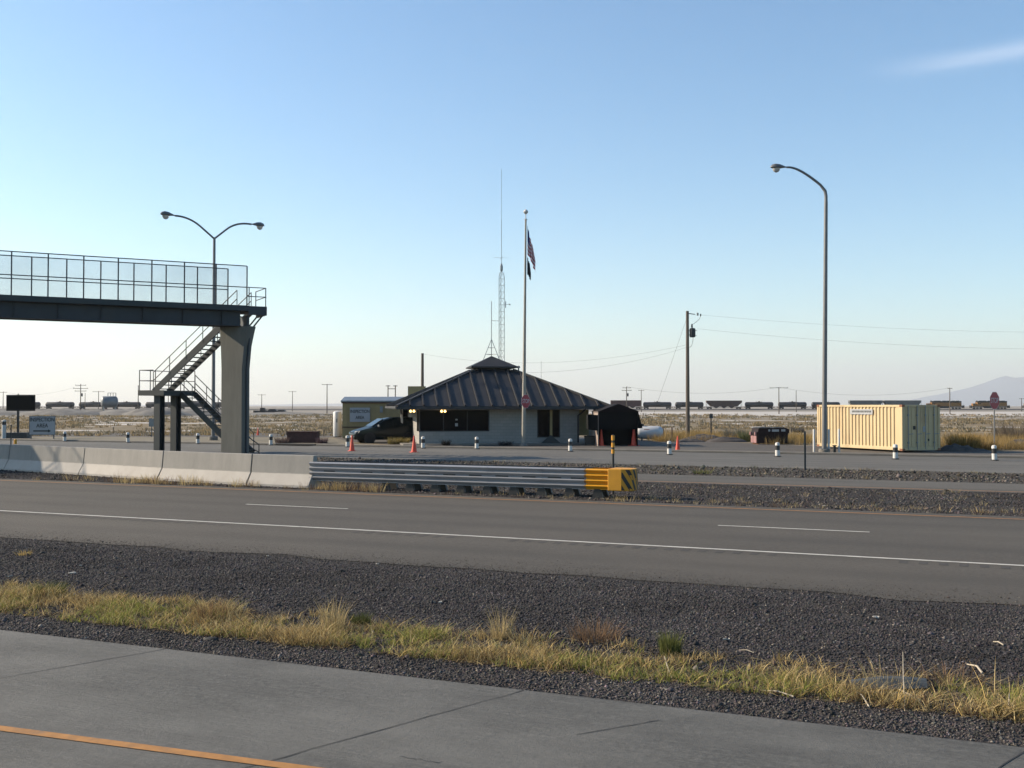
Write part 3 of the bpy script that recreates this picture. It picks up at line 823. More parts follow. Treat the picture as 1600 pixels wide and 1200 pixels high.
def base(t, r):
    mb = MB(); mb.lathe([(r, 0), (r, .25), (r * .9, .28)], n=12); mb.build('footing', 'kerb', t, True)
    mb = MB(); mb.b2(-.22, .22, -.22, .22, .28, .31); mb.build('base_plate', 'galv_pole', t)
# single arm, right
p = gp(1288, 710)
t = thing('street_lamp', 'tall grey single arm street lamp standing before the cream container', 'street lamp', p)
top = at(1290.5, 300, p.y + .0) - p; h0 = top.z
mb = MB(); mb.tube([(0, 0, .28), (top.x * .5, 0, h0 * .5), (top.x, 0, h0 - .5)], [.135, .115, .095], 12); mb.build('pole', 'galv_pole', t, True)
tip = at(1229, 261.5, p.y) - p; mid = at(1262, 275, p.y) - p; k1 = at(1282, 289, p.y) - p
pts = [Vector((top.x, 0, h0 - .5)), Vector((top.x, 0, h0 - .2)), Vector((top.x - .04, 0, h0 + .05)), k1] + arc(k1, mid + Vector((-.55, 0, .55)), tip, 12)[1:]
pts[1].y = pts[2].y = 0
mb = MB(); mb.tube(pts, [.085] * 3 + [.07 - .02 * i / 13 for i in range(len(pts) - 3)], 10); mb.build('arm', 'galv_pole', t, True)
lamp_head(t, tip, Vector((-1, -.05, 0))); base(t, .3)
# twin arm, left
p = gp(333, 688)
t = thing('street_lamp', 'tall grey twin arm street lamp rising behind the footbridge', 'street lamp', p)
top = at(333, 371, p.y) - p
mb = MB(); mb.tube([(0, 0, .28), (0, 0, top.z)], [.14, .10], 12); mb.build('pole', 'galv_pole', t, True)
for px, py, Y, cx, cy in ((273, 337, 75.9, 300, 343), (393, 350.5, 80.0, 366, 350)):
    tip = at(px, py, Y) - p; c = at(cx, cy - 1, (Y * 2 + p.y) / 3) - p; st_ = Vector((0, 0, top.z - .1))
    mb = MB(); mb.tube([st_] + arc(st_.lerp(c, .6), c + (c - st_) * .12, tip, 10), .072, 8); mb.build('arm', 'galv_pole', t, True)
    d = Vector((tip.x, tip.y, 0)).normalized(); lamp_head(t, tip, d, 1.25)
base(t, .35)

# ------------------------------------------------------------------ inspection office
def office():
    t = thing('inspection_office', 'low white block office under a dark standing seam pyramid roof with floodlights', 'building', BC, BR)
    x0, x1, y0, y1, H = -5.5, 5.1, -5.0, 5.0, 2.5
    wz0, wz1 = .88, 2.28
    # walls with real openings: front band is split around the window and the doorway
    mb = MB()
    def wall_x(xa, xb, y, za, zb): mb.b2(xa, xb, y, y + .2, za, zb)
    wall_x(x0, -.92, y0, .10, wz0); wall_x(x0, x1, y0, wz1, H); wall_x(-.92, 2.26, y0, .10, wz1)
    wall_x(2.26, 3.80, y0, .10, .46); wall_x(3.80, x1, y0, .10, wz1)
    mb.b2(x0, x0 + .2, y0 + .2, y0 + 1.6, .10, wz0); mb.b2(x0, x0 + .2, y0 + .2, y1, wz1, H)
    mb.b2(x0, x0 + .2, y0 + 1.6, y1, .10, wz1); mb.b2(x0 + .2, x1, y1 - .2, y1, .10, H); mb.b2(x1 - .2, x1, y0 + .2, y1 - .2, .10, H)
    mb.build('wall', 'block', t)
    mb = MB(); mb.b2(x0 + .3, x1 - .3, y0 + 2.6, y0 + 2.7, .1, H); mb.build('inner_wall', 'maroon', t)
    mb = MB(); mb.b2(x0 + .25, x1 - .25, y0 + .25, y1 - .25, .11, .13); mb.build('inside_floor', 'kerb', t)
    # corner window
    f = MB()
    for xa in (x0, -3.95, -2.4, -.98): f.b2(xa, xa + .06, y0 - .012, y0 + .12, wz0, wz1)
    f.b2(x0 + .06, -.98, y0 - .012, y0 + .12, wz0, wz0 + .06); f.b2(x0 + .06, -.98, y0 - .012, y0 + .12, wz1 - .06, wz1)
    f.b2(x0 - .012, x0 + .1, y0 + .13, y0 + .19, wz0, wz1); f.b2(x0 - .012, x0 + .1, y0 + 1.54, y0 + 1.6, wz0, wz1)
    w_ = f.build('window', 'roof_trim', t)
    g_ = MB(); g_.b2(x0 + .07, -.99, y0 + .05, y0 + .06, wz0 + .06, wz1 - .06); g_.b2(x0 + .05, x0 + .06, y0 + .19, y0 + 1.54, wz0 + .02, wz1 - .02); g_.build('pane', 'glass', w_)
    f = MB()
    for xa in (2.26, 3.74): f.b2(xa, xa + .06, y0 - .012, y0 + .12, .46, wz1)
    f.b2(2.32, 3.74, y0 - .012, y0 + .12, .46, .52)
    w_ = f.build('window', 'roof_trim', t)
    g_ = MB(); g_.b2(2.32, 3.12, y0 + .05, y0 + .06, .52, wz1); g_.b2(3.28, 3.74, y0 + .05, y0 + .06, .52, wz1); g_.build('pane', 'glass', w_)
    g_ = MB(); g_.b2(3.12, 3.28, y0 - .006, y0 + .12, .52, wz1); g_.build('mullion', 'tan', w_)
    # small sheet of paper taped inside the window
    mb = MB(); mb.b2(-3.16, -2.98, y0 + .035, y0 + .045, 1.22, 1.42); mb.build('notice', 'sign_white', t)
    mb = MB(); mb.b2(-3.14, -3.0, y0 + .035, y0 + .045, 1.60, 1.70); mb.build('notice', 'sign_white', t)
    # roof
    ex, ey, ez = 7.0, 6.0, 2.52; ax, ay, az_ = 1.35, 1.25, 5.02
    mb = MB()
    e = [(-ex, -ey, ez), (ex, -ey, ez), (ex, ey, ez), (-ex, ey, ez)]; a = [(-ax, -ay, az_), (ax, -ay, az_), (ax, ay, az_), (-ax, ay, az_)]
    lo = [(x, y, z - .16) for x, y, z in e]
    mb.add(e + a + lo, [(0, 1, 5, 4), (1, 2, 6, 5), (2, 3, 7, 6), (3, 0, 4, 7), (4, 5, 6, 7), (0, 8, 9, 1), (1, 9, 10, 2), (2, 10, 11, 3), (3, 11, 8, 0), (11, 10, 9, 8)])
    def rib(p0, p1, w_=.10, h_=.15):
        p0, p1 = Vector(p0), Vector(p1); mb.bar(p0 + Vector((0, 0, .03)), p1 + Vector((0, 0, .03)), w_, h_)
    def edge_seams(L, run, top, put):
        n = int(L / .44)
        for i in range(-n, n + 1):
            x = i * .88
            if abs(x) > L - .1: continue
            # height reached on this facet before the hip
            k = 1 if abs(x) <= top else (L - abs(x)) / (L - top)
            put(x, k)
    def sf(x, k): rib((x, -ey - .02, ez), (x, -ey + (ey - ay) * k, ez + (az_ - ez) * k))
    def sl(x, k): rib((-ex - .02, x, ez), (-ex + (ex - ax) * k, x, ez + (az_ - ez) * k))
    def sr(x, k): rib((ex + .02, x, ez), (ex - (ex - ax) * k, x, ez + (az_ - ez) * k))
    edge_seams(ex, 0, ax, sf); edge_seams(ey, 0, ay, sl); edge_seams(ey, 0, ay, sr)
    for i in range(4): rib(e[i], a[i], .20, .12)
    roof = mb.build('roof', 'roof_metal', t)
    mb = MB(); mb.b2(-1.15, 1.15, -1.05, 1.05, az_ - .02, az_ + .24); c = [(-1.62, -1.5, az_ + .24), (1.62, -1.5, az_ + .24), (1.62, 1.5, az_ + .24), (-1.62, 1.5, az_ + .24), (0, 0, az_ + 1.02)]
    lo = [(x, y, z - .09) for x, y, z in c[:4]]
    mb.add(c + lo, [(0, 1, 4), (1, 2, 4), (2, 3, 4), (3, 0, 4), (0, 5, 6, 1), (1, 6, 7, 2), (2, 7, 8, 3), (3, 8, 5, 0), (8, 7, 6, 5)])
    mb.build('cupola', 'roof_metal', roof)
    mb = MB(); mb.lathe([(.05, 0), (.05, .5), (.11, .5), (.11, .62), (.03, .66)], (1.75, -1.0, az_ - .35), 8); mb.build('vent_pipe', 'galv', roof, True)
    mb = MB(); mb.tube([(3.6, .2, ez + 1.0), (3.6, .2, ez + 3.2)], .012, 5); mb.build('whip_aerial', 'galv', roof)
    mb = MB(); mb.b2(-ex + .05, ex - .05, -ey + .05, ey - .05, ez - .20, ez - .165); mb.build('soffit', 'soffit', t)
    mb = MB(); mb.b2(-ex - .02, ex + .02, -ey - .11, -ey - .005, ez - .20, ez - .03); mb.b2(-ex - .09, -ex - .005, -ey, ey, ez - .15, ez - .02); mb.build('gutter', 'roof_trim', t)
    mb = MB(); mb.tube([(-6.75, -5.9, 2.35), (-6.7, -5.6, 2.12), (-6.35, -.4, 2.02), (-6.25, .1, 2.0)], .05, 6); mb.build('gutter_pipe', 'roof_trim', t)
    mb = MB(); mb.tube([(5.35, -5.95, 2.42), (5.25, -5.4, 2.15), (5.0, -5.07, 1.9), (5.0, -5.07, .12)], .055, 6); mb.build('downspout', 'roof_trim', t)
    for x, y, z, m_ in ((-6.25, .1, 2.36, 'white_paint'), (6.25, -4.6, 2.36, 'brown_trim')):
        mb = MB(); mb.b2(x - .07, x + .07, y - .07, y + .07, .1, z); mb.build('porch_post', m_, t)
    mb = MB(); mb.b2(-6.05, -5.52, 4.2, 4.3, .1, 2.3); mb.build('back_door', 'panel_black', t)
    mb = MB(); mb.b2(x1 + .02, 6.1, -3.6, -3.45, .55, 2.3); mb.build('side_panel', 'tan', t)
    mb = MB(); mb.b2(6.35, 7.1, -2.2, -2.05, .1, 1.9); mb.build('porch_wall', 'soffit', t)
    # twin floodlights under the eave
    for x, y in ((-5.9, -4.4), (-3.98, -5.35)):
        mb = MB(); mb.b2(x - .14, x + .14, y - .05, y + .05, 2.27, 2.32); fl = mb.build('floodlight', 'white_paint', t)
        for dx in (-.11, .11):
            mb = MB(); mb.lathe([(.03, .06), (.075, 0), (.085, -.05), (.05, -.09), (.01, -.10)], (x + dx, y - .05, 2.22), 10); mb.build('bulb', 'lamp_lit', fl, True)
office()
def on_office(x, y, z=.10): return BC + Matrix.Rotation(BR, 4, 'Z') @ Vector((x, y, z))

# radio masts behind the office
p = at(783.5, 560, 81); p.z = 0
t = thing('radio_mast', 'slim three legged lattice radio mast with a long whip rising behind the office roof', 'mast', p)
ztop = at(783, 432, 81).z; zk = at(783, 422, 81).z; zw = at(785, 264, 81).z
mb = MB(); r_ = .24
leg = [Vector((r_ * math.cos(a), r_ * math.sin(a), 0)) for a in (R(100), R(220), R(340))]
for l in leg: mb.tube([l, l + Vector((0, 0, ztop)), Vector((0, 0, ztop + .5))], .022, 5)
z = .3; i = 0
while z < ztop:
    for k in range(3):
        a, b = leg[k], leg[(k + 1) % 3]
        mb.tube([a + Vector((0, 0, z)), b + Vector((0, 0, z))], .010, 4); mb.tube([a + Vector((0, 0, z)), b + Vector((0, 0, z + .5))], .009, 4)
    z += .5
mb.build('lattice', 'galv', t)
mb = MB(); mb.lathe([(.06, ztop + .4), (.11, ztop + .5), (.11, zk + .3), (.05, zk + .5)], n=8); mb.tube([(0, 0, zk + .4), (0, 0, zk + (zw - zk) * .5)], .024, 6); mb.tube([(0, 0, zk + (zw - zk) * .5), (0, 0, zw)], .014, 5)
for a in (0, 90):
    mb.tube([(-.6 * math.cos(R(a + 10)), -.6 * math.sin(R(a + 10)), zk + .95), (.6 * math.cos(R(a + 10)), .6 * math.sin(R(a + 10)), zk + .95)], .010, 4)
mb.build('whip_antenna', 'galv', t)
za = at(790, 476, 81).z
mb = MB(); mb.tube([(.2, -.1, za), (.62, -.1, za)], .014, 5); mb.box((.32, -.1, za), (.06, .08, .5)); mb.lathe([(.05, -.05), (.05, .05)], (.64, -.1, za), 6); mb.build('side_antenna', 'galv', t)
p = on_office(0, 0, 0); roof_z = 5.02 + 1.0
t = thing('antenna_tripod', 'short galvanised tripod mast standing on the office roof peak', 'mast', Vector((p.x, p.y, roof_z - .04)))
zt = at(768, 470, p.y).z - roof_z; zc = at(768, 529, p.y).z - roof_z
for a in (R(200), R(340), R(90)):
    mb = MB(); mb.tube([(.66 * math.cos(a), .66 * math.sin(a), -.36), (0, 0, zc)], .022, 5); mb.build('leg', 'galv', t)
mb = MB(); mb.tube([(0, 0, 0), (0, 0, zt)], .028, 6); mb.build('mast_pole', 'galv', t)
mb = MB()
for k in (.33, .62):
    q = [Vector((.66 * (1 - k) * math.cos(a), .66 * (1 - k) * math.sin(a), -.36 + (zc + .36) * k)) for a in (R(200), R(340), R(90))]
    mb.tube(q + [q[0]], .014, 4)
mb.tube([(0, 0, at(768, 500, p.y).z - roof_z), (.55, .4, at(768, 500, p.y).z - roof_z)], .014, 4)
mb.build('brace', 'galv', t)

# flag pole with two limp flags
fpx = gp(818, 697)
t = thing('flagpole', 'tall pale flagpole with a ball finial in front of the office', 'flagpole', fpx)
ptop = at(821.5, 343, fpx.y) - fpx; pball = at(821.5, 331, fpx.y) - fpx
mb = MB(); mb.tube([(0, 0, 0), (ptop.x * .28, 0, ptop.z * .28)], [.125, .115], 12); mb.tube([(ptop.x * .28, 0, ptop.z * .28), ptop], [.105, .055], 12); mb.build('pole', 'flag_pole', t, True)
mb = MB(); mb.lathe([(.02, -.16), (.10, -.11), (.16, 0), (.10, .11), (.02, .16)], (pball.x, 0, pball.z), 12); mb.tube([ptop, (pball.x, 0, pball.z - .1)], .03, 6); mb.lathe([(.10, ptop.z - .02), (.10, ptop.z + .03)], (ptop.x, 0, 0), 8); mb.build('finial', 'white_paint', t, True)
mb = MB(); mb.lathe([(.26, 0), (.24, .10), (.15, .22)], n=12); mb.build('base_collar', 'kerb', t, True)
def flag(name, label, za, zb, drop, wid, mats, stripes):
    nu, nv = 28, 26; mb = MB()
    X0 = fpx.x + ptop.x * ((za + zb) / 2 / ptop.z) + .10
    H = za - zb
    for j in range(nv + 1):
        v_ = j / nv
        for i in range(nu + 1):
            u = i / nu
            fold = math.sin(u * 19 + v_ * 2.2)
            x = .02 + wid * (u ** .8) * (.30 + .70 * min(1, v_ + u * .45)) + .035 * math.cos(u * 19 + v_ * 2) * u ** .4
            y = .11 * fold * (u ** .5) * (.6 + .5 * v_)
            z = za - H * v_ - drop * u * (1 - .12 * v_) + .03 * math.sin(u * 9 + v_ * 5)
            mb.v.append((X0 + x, fpx.y + y, z))
    for j in range(nv):
        for i in range(nu):
            mb.f.append([j * (nu + 1) + i, j * (nu + 1) + i + 1, (j + 1) * (nu + 1) + i + 1, (j + 1) * (nu + 1) + i])
            if stripes: mb.mi.append(2 if (j < nv * 7 / 13 and i < nu * .4) else (j * 13 // nv) % 2)
            else: mb.mi.append(0)
    o = mb.build(name, mats, True and None); o.data.polygons.foreach_set('use_smooth', [True] * len(o.data.polygons))
    tag(o, label, 'flag')
zA, zB = at(821, 352, fpx.y).z, at(821, 397, fpx.y).z
flag('national_flag', 'limp red, white and blue striped flag hanging at the top of the pole', zA, zB, 1.35, .50, ['red_flag', 'white_flag', 'blue_flag'], True)
zA, zB = at(821, 400, fpx.y).z, at(821, 428, fpx.y).z
flag('dark_flag', 'limp dark flag hanging below the striped flag', zA, zB, .5, .22, ['navy_flag'], False)

# stop signs
def stop_sign(p, zc, size, yaw, label, own_post=True, post_h=None):
    t = thing('stop_sign', label, 'stop sign', p, yaw)
    def octo(r_): return [(r_ * math.cos(R(22.5 + 45 * k)), r_ * math.sin(R(22.5 + 45 * k)) + zc) for k in range(8)]
    r_ = size / 2 / math.cos(R(22.5))
    mb = MB(); mb.prism(octo(r_), -.075, -.072, 'y'); pl = mb.build('border', 'letter_white', t)
    mb = MB(); mb.prism(octo(r_ * .955), -.079, -.0752, 'y'); mb.build('face', 'stop_red', t)
    text('lettering', 'STOP', size * .42, 'letter_white', t, (0, -.082, zc), 0, .8, .004)
    mb = MB(); mb.b2(-.03, .03, -.072, -.03, zc - .2, zc - .14) if not own_post else mb.b2(-.04, .04, -.07, -.02, 0, zc + size * .4)
    mb.build('post' if own_post else 'bracket', 'galv_pole', t)
pS = Vector(((1552 - 800) / FPX * 61, 61, 0))
stop_sign(pS, at(1552, 626, 61).z, 1.0, R(36), 'red octagonal stop sign on a thin grey post at the right edge, turned sideways')
pS = at(820, 627, fpx.y - .15)
stop_sign(Vector((pS.x, fpx.y - .12, 0)), pS.z, .86, R(50), 'red octagonal stop sign fixed to the flagpole before the office roof', False)

# ------------------------------------------------------------------ cargo container
def container():
    p = gp(1410, 707.5); ax = Vector((.385, -.923, 0))   # towards the near end
    rz = math.atan2(ax.y, ax.x)
    t = thing('cargo_container', 'cream corrugated steel cargo container on the gravel lot', 'container', p, rz); t.scale = (1.17, 1.10, 1.0)
    L, W, H = 6.06, 2.44, 2.6       # local x runs to the near end, local y to the right of the picture
    W0 = 0.0
    # frame
    mb = MB()
    for x in (-L, -.12):
        for y in (0, W - .12): mb.b2(x, x + .12, y, y + .12, .12, H)
    for y in (0, W - .12):
        mb.b2(-L + .12, -.12, y, y + .12, .12, .30); mb.b2(-L + .12, -.12, y, y + .12, H - .12, H)
    for x in (-L, -.12):
        mb.b2(x, x + .12, .12, W - .12, .12, .28); mb.b2(x, x + .12, .12, W - .12, H - .12, H)
    mb.build('frame', 'container', t, bevel=.01)
    mb = MB()
    for x in (-L - .01, -.17):
        for y in (-.01, W - .17):
            for z in (.10, H - .11): mb.b2(x, x + .18, y, y + .18, z, z + .12)
    mb.build('corner_casting', 'rust', t)
    def corr(y, side):
        mb = MB(); x = -L + .12; pts = []
        while x < -.50:
            pts += [(x, 0), (x + .09, 0), (x + .125, .05), (x + .20, .05), (x + .24, 0)]; x += .24
        pts.append((-.12, 0)); n = len(pts)
        vs = [(px, y + side * d, .30) for px, d in pts] + [(px, y + side * d, H - .12) for px, d in pts]
        mb.add(vs, [(i, i + 1, n + i + 1, n + i) for i in range(n - 1)])
        return mb.build('side_wall', 'container', t)
    sw = corr(.02, 1); corr(W - .02, -1)
    mb = MB(); mb.b2(-L + .12, -.12, .12, W - .12, H - .06, H - .03); mb.build('roof', 'container', t)
    mb = MB(); mb.b2(-L + .02, -L + .06, .12, W - .12, .28, H - .12); mb.build('end_wall', 'container', t)
    for k, (ya, yb) in enumerate(((.125, W / 2 - .006), (W / 2 + .006, W - .125))):
        mb = MB(); mb.b2(-.07, -.035, ya, yb, .285, H - .125)
        for q in range(3):
            yy_ = ya + .14 + q * .35; mb.b2(-.035, -.018, yy_, yy_ + .14, .36, H - .20)
        d = mb.build('door', 'container', t, bevel=.006)
        for yb_ in (ya + .26, yb - .26):
            mb = MB(); mb.tube([(.005, yb_, .16), (.005, yb_, H - .04)], .02, 6); mb.bar((.01, yb_, 1.0), (.01, yb_ + .3, 1.02), .02, .04)
            mb.b2(-.02, .015, yb_ - .05, yb_ + .05, .5, .58); mb.b2(-.02, .015, yb_ - .05, yb_ + .05, 2.0, 2.08); mb.build('locking_bar', 'galv', d)
    mb = MB(); mb.b2(-.018, -.008, 1.34, 1.52, 1.12, 1.42); mb.build('sticker', 'sign_white', t)
    mb = MB(); mb.b2(-.018, -.008, .70, .86, 1.25, 1.45); mb.b2(-.018, -.008, 1.66, 1.74, .62, .74); mb.build('marking', 'sign_black', t)
    # owner's board high on the long side: the lettering is too blurred to read in the picture, so it stays as worn bars
    mb = MB(); mb.b2(-3.55, -1.95, -.012, .004, 2.06, 2.36); s_ = mb.build('name_board', 'sign_white', t)
    mb = MB(); x = -3.40
    random.seed(3)
    while x < -2.1:
        w_ = random.choice((.05, .06, .07)); mb.b2(x, x + w_, -.016, -.0121, 2.17, 2.28); x += w_ + .03
    mb.build('faded_lettering', 'stair_steel', s_)
container()

# ------------------------------------------------------------------ round white posts round the lamp
def bollard_pipe(px, py, label, h=1.32):
    p = gp(px, py); mb = MB(); mb.lathe([(.06, 0), (.06, h - .05), (.045, h - .01), (.02, h)], n=12)
    o = mb.build('guard_post', 'white_paint', loc=p, smooth=True); tag(o, label, 'bollard', 'white guard posts round the lamp')
bollard_pipe(1272, 709.5, 'white steel guard post left of the lamp pole before the container corner')
bollard_pipe(1295, 710, 'white steel guard post just right of the lamp pole')
bollard_pipe(1311, 709, 'rightmost white steel guard post before the container side')
p = gp(1304, 709); mb = MB(); mb.b2(-.06, .06, -.05, .05, 0, .42); mb.b2(-.10, .10, -.07, .07, .42, .46); o = mb.build('valve_box', 'plastic_dark', loc=p); tag(o, 'small dark utility stub between the white guard posts', 'utility box')

# ------------------------------------------------------------------ striped kerb bollards
BL = [(101, 690, 'second from left, beside the inspection arrow sign'), (200, 692, 'left of the stair columns'), (309, 694, 'seen between the stair flight and the pier'),
      (423, 696, 'right of the bridge pier foot'), (543, 699, 'at the front bumper of the van'), (661, 701, 'right of the cone at the office corner'),
      (745, 702, 'below the wide office window'), (891, 706, 'below the office doorway'), (1046, 711, 'left of the lone cone'),
      (1215, 714, 'in front of the dumpster'), (1399, 718, 'in front of the container'), (1554, 720, 'at the foot of the right stop sign')]
proto = None
for i, (px, py, where) in enumerate(BL):
    p = gp(px, py); lb = 'white kerb bollard with black band ' + where
    if proto is None:
        proto = thing('bollard', lb, 'bollard', p, 0, 'white kerb bollards with a black band')
        h = .80; mb = MB(); mb.lathe([(.13, .02), (.125, h - .06), (.10, h - .01), (.03, h + .01)], n=16); mb.build('post', 'white_paint', proto, True)
        mb = MB(); mb.lathe([(.132, h * .48), (.1315, h * .80)], n=16); mb.build('band', 'black_paint', proto, True)
        mb = MB(); mb.lathe([(.22, 0), (.20, .05), (.13, .07)], n=12); mb.build('foot', 'rubber', proto, True)
    else:
        o = dup(proto, lb, p)
        o.rotation_euler = (R(random.uniform(-1.5, 1.5)), R(random.uniform(-1.5, 1.5)), random.uniform(0, 6))
for o in [o for o in col.objects if o.get('group') == 'white kerb bollards with a black band']: o.scale = (.88, .88, .9)
p = gp(6, 687)
t = thing('bollard', 'tallest white post with a dark cap at the left edge', 'bollard', p)
mb = MB(); mb.lathe([(.15, 0), (.15, 1.45), (.05, 1.5)], n=14); mb.build('post', 'white_paint', t, True)
mb = MB(); mb.lathe([(.155, 1.12), (.155, 1.36)], n=14); mb.build('band', 'black_paint', t, True)

# ------------------------------------------------------------------ traffic cones
def cone_at(p, h, label, lean=(0, 0), proto_=[None]):
    if proto_[0] is None:
        t = thing('traffic_cone', label, 'traffic cone', p, 0, 'orange traffic cones')
        mb = MB(); mb.lathe([(.155, .03), (.10, .40), (.035, .92), (.02, .93)], n=18); mb.build('cone_body', 'orange', t, True)
        mb = MB(); mb.b2(-.21, .21, -.21, .21, 0, .035); mb.build('cone_base', 'orange', t, bevel=.01)
        proto_[0] = t
    else: t = dup(proto_[0], label, p)
    k = h / .93; t.scale = (k, k, k); t.rotation_euler = (lean[0], lean[1], R(20))
cone_at(gp(550, 705), .90, 'orange traffic cone in front of the dark van')
cone_at(gp(647, 707), .92, 'orange traffic cone at the left corner of the office')
cone_at(gp(1059, 705.5), .86, 'orange traffic cone alone right of the black shelter')
cone_at(gp(403, 680), .66, 'small distant orange traffic cone right of the bridge pier')
cone_at(Vector((at(939.5, 690, 67.3).x, 67.3, 0)), 1.04, 'orange traffic cone at the left front of the black shelter, in shade')
cone_at(Vector((at(990.5, 690, 67.3).x, 67.3, 0)), 1.22, 'tall orange traffic cone at the right front of the black shelter')

# ------------------------------------------------------------------ black tarp shelter
def shelter():
    Y = 66.9; xl, xr = at(934, 690, Y).x, at(997, 690, Y).x; c = (xl + xr) / 2; W = xr - xl
    t = thing('shelter', 'black tarp covered shelter with a low peaked roof and flared sides beside the office', 'shelter', (c, Y, 0), R(4))
    h = W / 2; zE, zP, D = 2.20, 2.66, 2.6
    mb = MB(); mb.b2(-h + .045, h - .045, 1.0, 1.04, 0, zE); mb.b2(-h + .045, h - .045, .05, .09, 1.05, zE); mb.build('front_curtain', 'black_tarp', t)
    mb = MB(); mb.b2(-h, -h + .04, .0, D, 0, zE); mb.build('side_board', 'pink_wall', t)
    mb = MB(); mb.b2(h - .04, h, .0, D, 0, zE); mb.b2(-h + .04, h - .04, D - .04, D, 0, zE); mb.build('side_curtain', 'black_tarp', t)
    mb = MB(); ov = .06
    gab = [(-h - ov, zE - .04), (-.02, zP), (.1, zP - .01), (h + ov - .05, zE + .02), (h + ov, zE - .05)]
    mb.prism(gab, -.06, D + .1, 'y'); mb.build('roof', 'maroon_tarp', t)
    mb = MB()
    mb.add([(h + .02, -.05, zE - .04), (h + .30, -.05, 1.12), (h + .30, D, 1.12), (h + .02, D, zE - .04), (h - .05, -.05, 1.12), (h - .05, D, 1.12)], [(0, 1, 2, 3), (0, 4, 1), (3, 2, 5), (1, 4, 5, 2), (0, 3, 5, 4)])
    mb.build('right_flap', 'black_tarp', t)
    mb = MB(); mb.prism([(-h - .62, 1.05), (-h - .64, 1.95), (-h - .55, 2.0), (-h, 1.96), (-h, .98), (-h - .3, 1.0)], -.02, .7, 'y'); mb.build('left_flap', 'black_tarp', t)
shelter()
p = Vector((at(921, 690, 68.2).x, 68.2, .0))
t = thing('waste_bin', 'dark square waste bin between the office corner and the black shelter', 'bin', p)
mb = MB(); mb.prism([(-.28, 0), (.28, 0), (.32, .56), (-.32, .56)], -.28, .28, 'y'); mb.build('bin_body', 'plastic_dark', t)
mb = MB(); mb.b2(-.34, .34, -.32, .32, .56, .61); mb.build('lid', 'panel_black', t, bevel=.02)
# dark A-frame board leaning below the office window
p = on_office(3.05, -5.55, .0)
t = thing('ramp_board', 'dark grey triangular board standing on the walk below the office doorway', 'board', p, BR)
mb = MB(); mb.prism([(-.66, .1), (.66, .1), (0, .66)], -.05, .0, 'y'); mb.build('panel', 'stair_steel', t)
mb = MB(); mb.bar((-.4, .02, .12), (0, .30, .12), .05, .05); mb.bar((.4, .02, .12), (0, .30, .12), .05, .05); mb.bar((0, .3, .1), (0, .0, .55), .05, .05); mb.build('strut', 'roof_trim', t)

# ------------------------------------------------------------------ dumpster
p = gp(1183, 694.5)
def dumpster(p):
    t = thing('dumpster', 'maroon steel dumpster with white panels on the gravel lot', 'dumpster', p, R(7))
    L, D, H = 2.20, 1.25, 1.05
    mb = MB(); mb.prism([(0, .08), (L - .12, .08), (L - .05, .78), (L + .02, .82), (L + .04, 1.0), (L - .12, H), (.1, H), (.06, .80), (0, .76)], .02, D, 'y'); mb.build('body', 'maroon', t, bevel=.01)
    mb = MB()
    for x in (.06, .62, 1.18, 1.74): mb.b2(x, x + .07, -.025, .019, .10, .74)
    mb.b2(-.02, L, -.03, .019, .74, .82); mb.build('rib', 'maroon', t)
    mb = MB(); mb.b2(-.016, -.002, .12, D - .1, .10, .56); mb.build('end_panel', 'lit_red', t)
    mb = MB()
    for y in (.1, D - .25): mb.b2(-.10, -.002, y, y + .15, .60, .82)
    mb.build('fork_pocket', 'lit_red', t)
    for x in (.14, 1.12):
        mb = MB(); mb.b2(x, x + .92, .0, D + .02, H + .004, H + .05); mb.b2(x + .1, x + .8, .1, D - .1, H + .05, H + .075); mb.build('lid', 'plastic_dark', t, bevel=.02)
    mb = MB(); mb.b2(1.02, 1.50, -.002, .018, .84, .99); mb.b2(1.66, 1.94, -.002, .018, .85, 1.0); mb.lathe([(.075, -.002), (.075, .018)], (.84, 0, .92), 14, 'y'); mb.build('decal', 'sign_white', t)
    mb = MB()
    for x in (.1, L - .35): mb.b2(x, x + .12, .1, D - .1, 0, .078)
    mb.build('skid', 'rust', t)
dumpster(p)

# ------------------------------------------------------------------ tanks
p = gp(1003, 689.0)
t = thing('propane_tank', 'white horizontal propane tank with domed ends behind the black shelter', 'tank', p, R(-6))
mb = MB(); mb.lathe([(.03, -1.0), (.25, -.97), (.40, -.86), (.47, -.66), (.47, .66), (.40, .86), (.25, .97), (.03, 1.0)], (.55, .6, .60), 20, 'x'); mb.build('tank_body', 'tank_white', t, True)
mb = MB(); mb.b2(-.05, .07, .25, .95, 0, .3); mb.b2(1.03, 1.15, .25, .95, 0, .3); mb.build('saddle', 'kerb', t)
mb = MB(); mb.lathe([(.16, 0), (.16, .14), (.12, .18)], (.0, .6, 1.06), 12); mb.build('valve_dome', 'plastic_dark', t, True)
mb = MB(); mb.b2(.15, .55, .145, .149, .82, .86); mb.build('marking', 'stop_red', t)
p = gp(527, 683)
t = thing('water_tank', 'upright white cylindrical tank at the left end of the tan shed', 'tank', p)
mb = MB(); mb.lathe([(.32, .06), (.34, .10), (.34, 1.98), (.30, 2.06), (.12, 2.12), (.02, 2.13)], n=18); mb.build('tank_body', 'tank_white', t, True)
mb = MB(); mb.lathe([(.36, 0), (.36, .06)], n=18); mb.build('foot_ring', 'plastic_dark', t, True)
mb = MB(); mb.b2(-.05, .07, -.36, -.335, 1.2, 1.5); mb.build('gauge', 'galv', t)

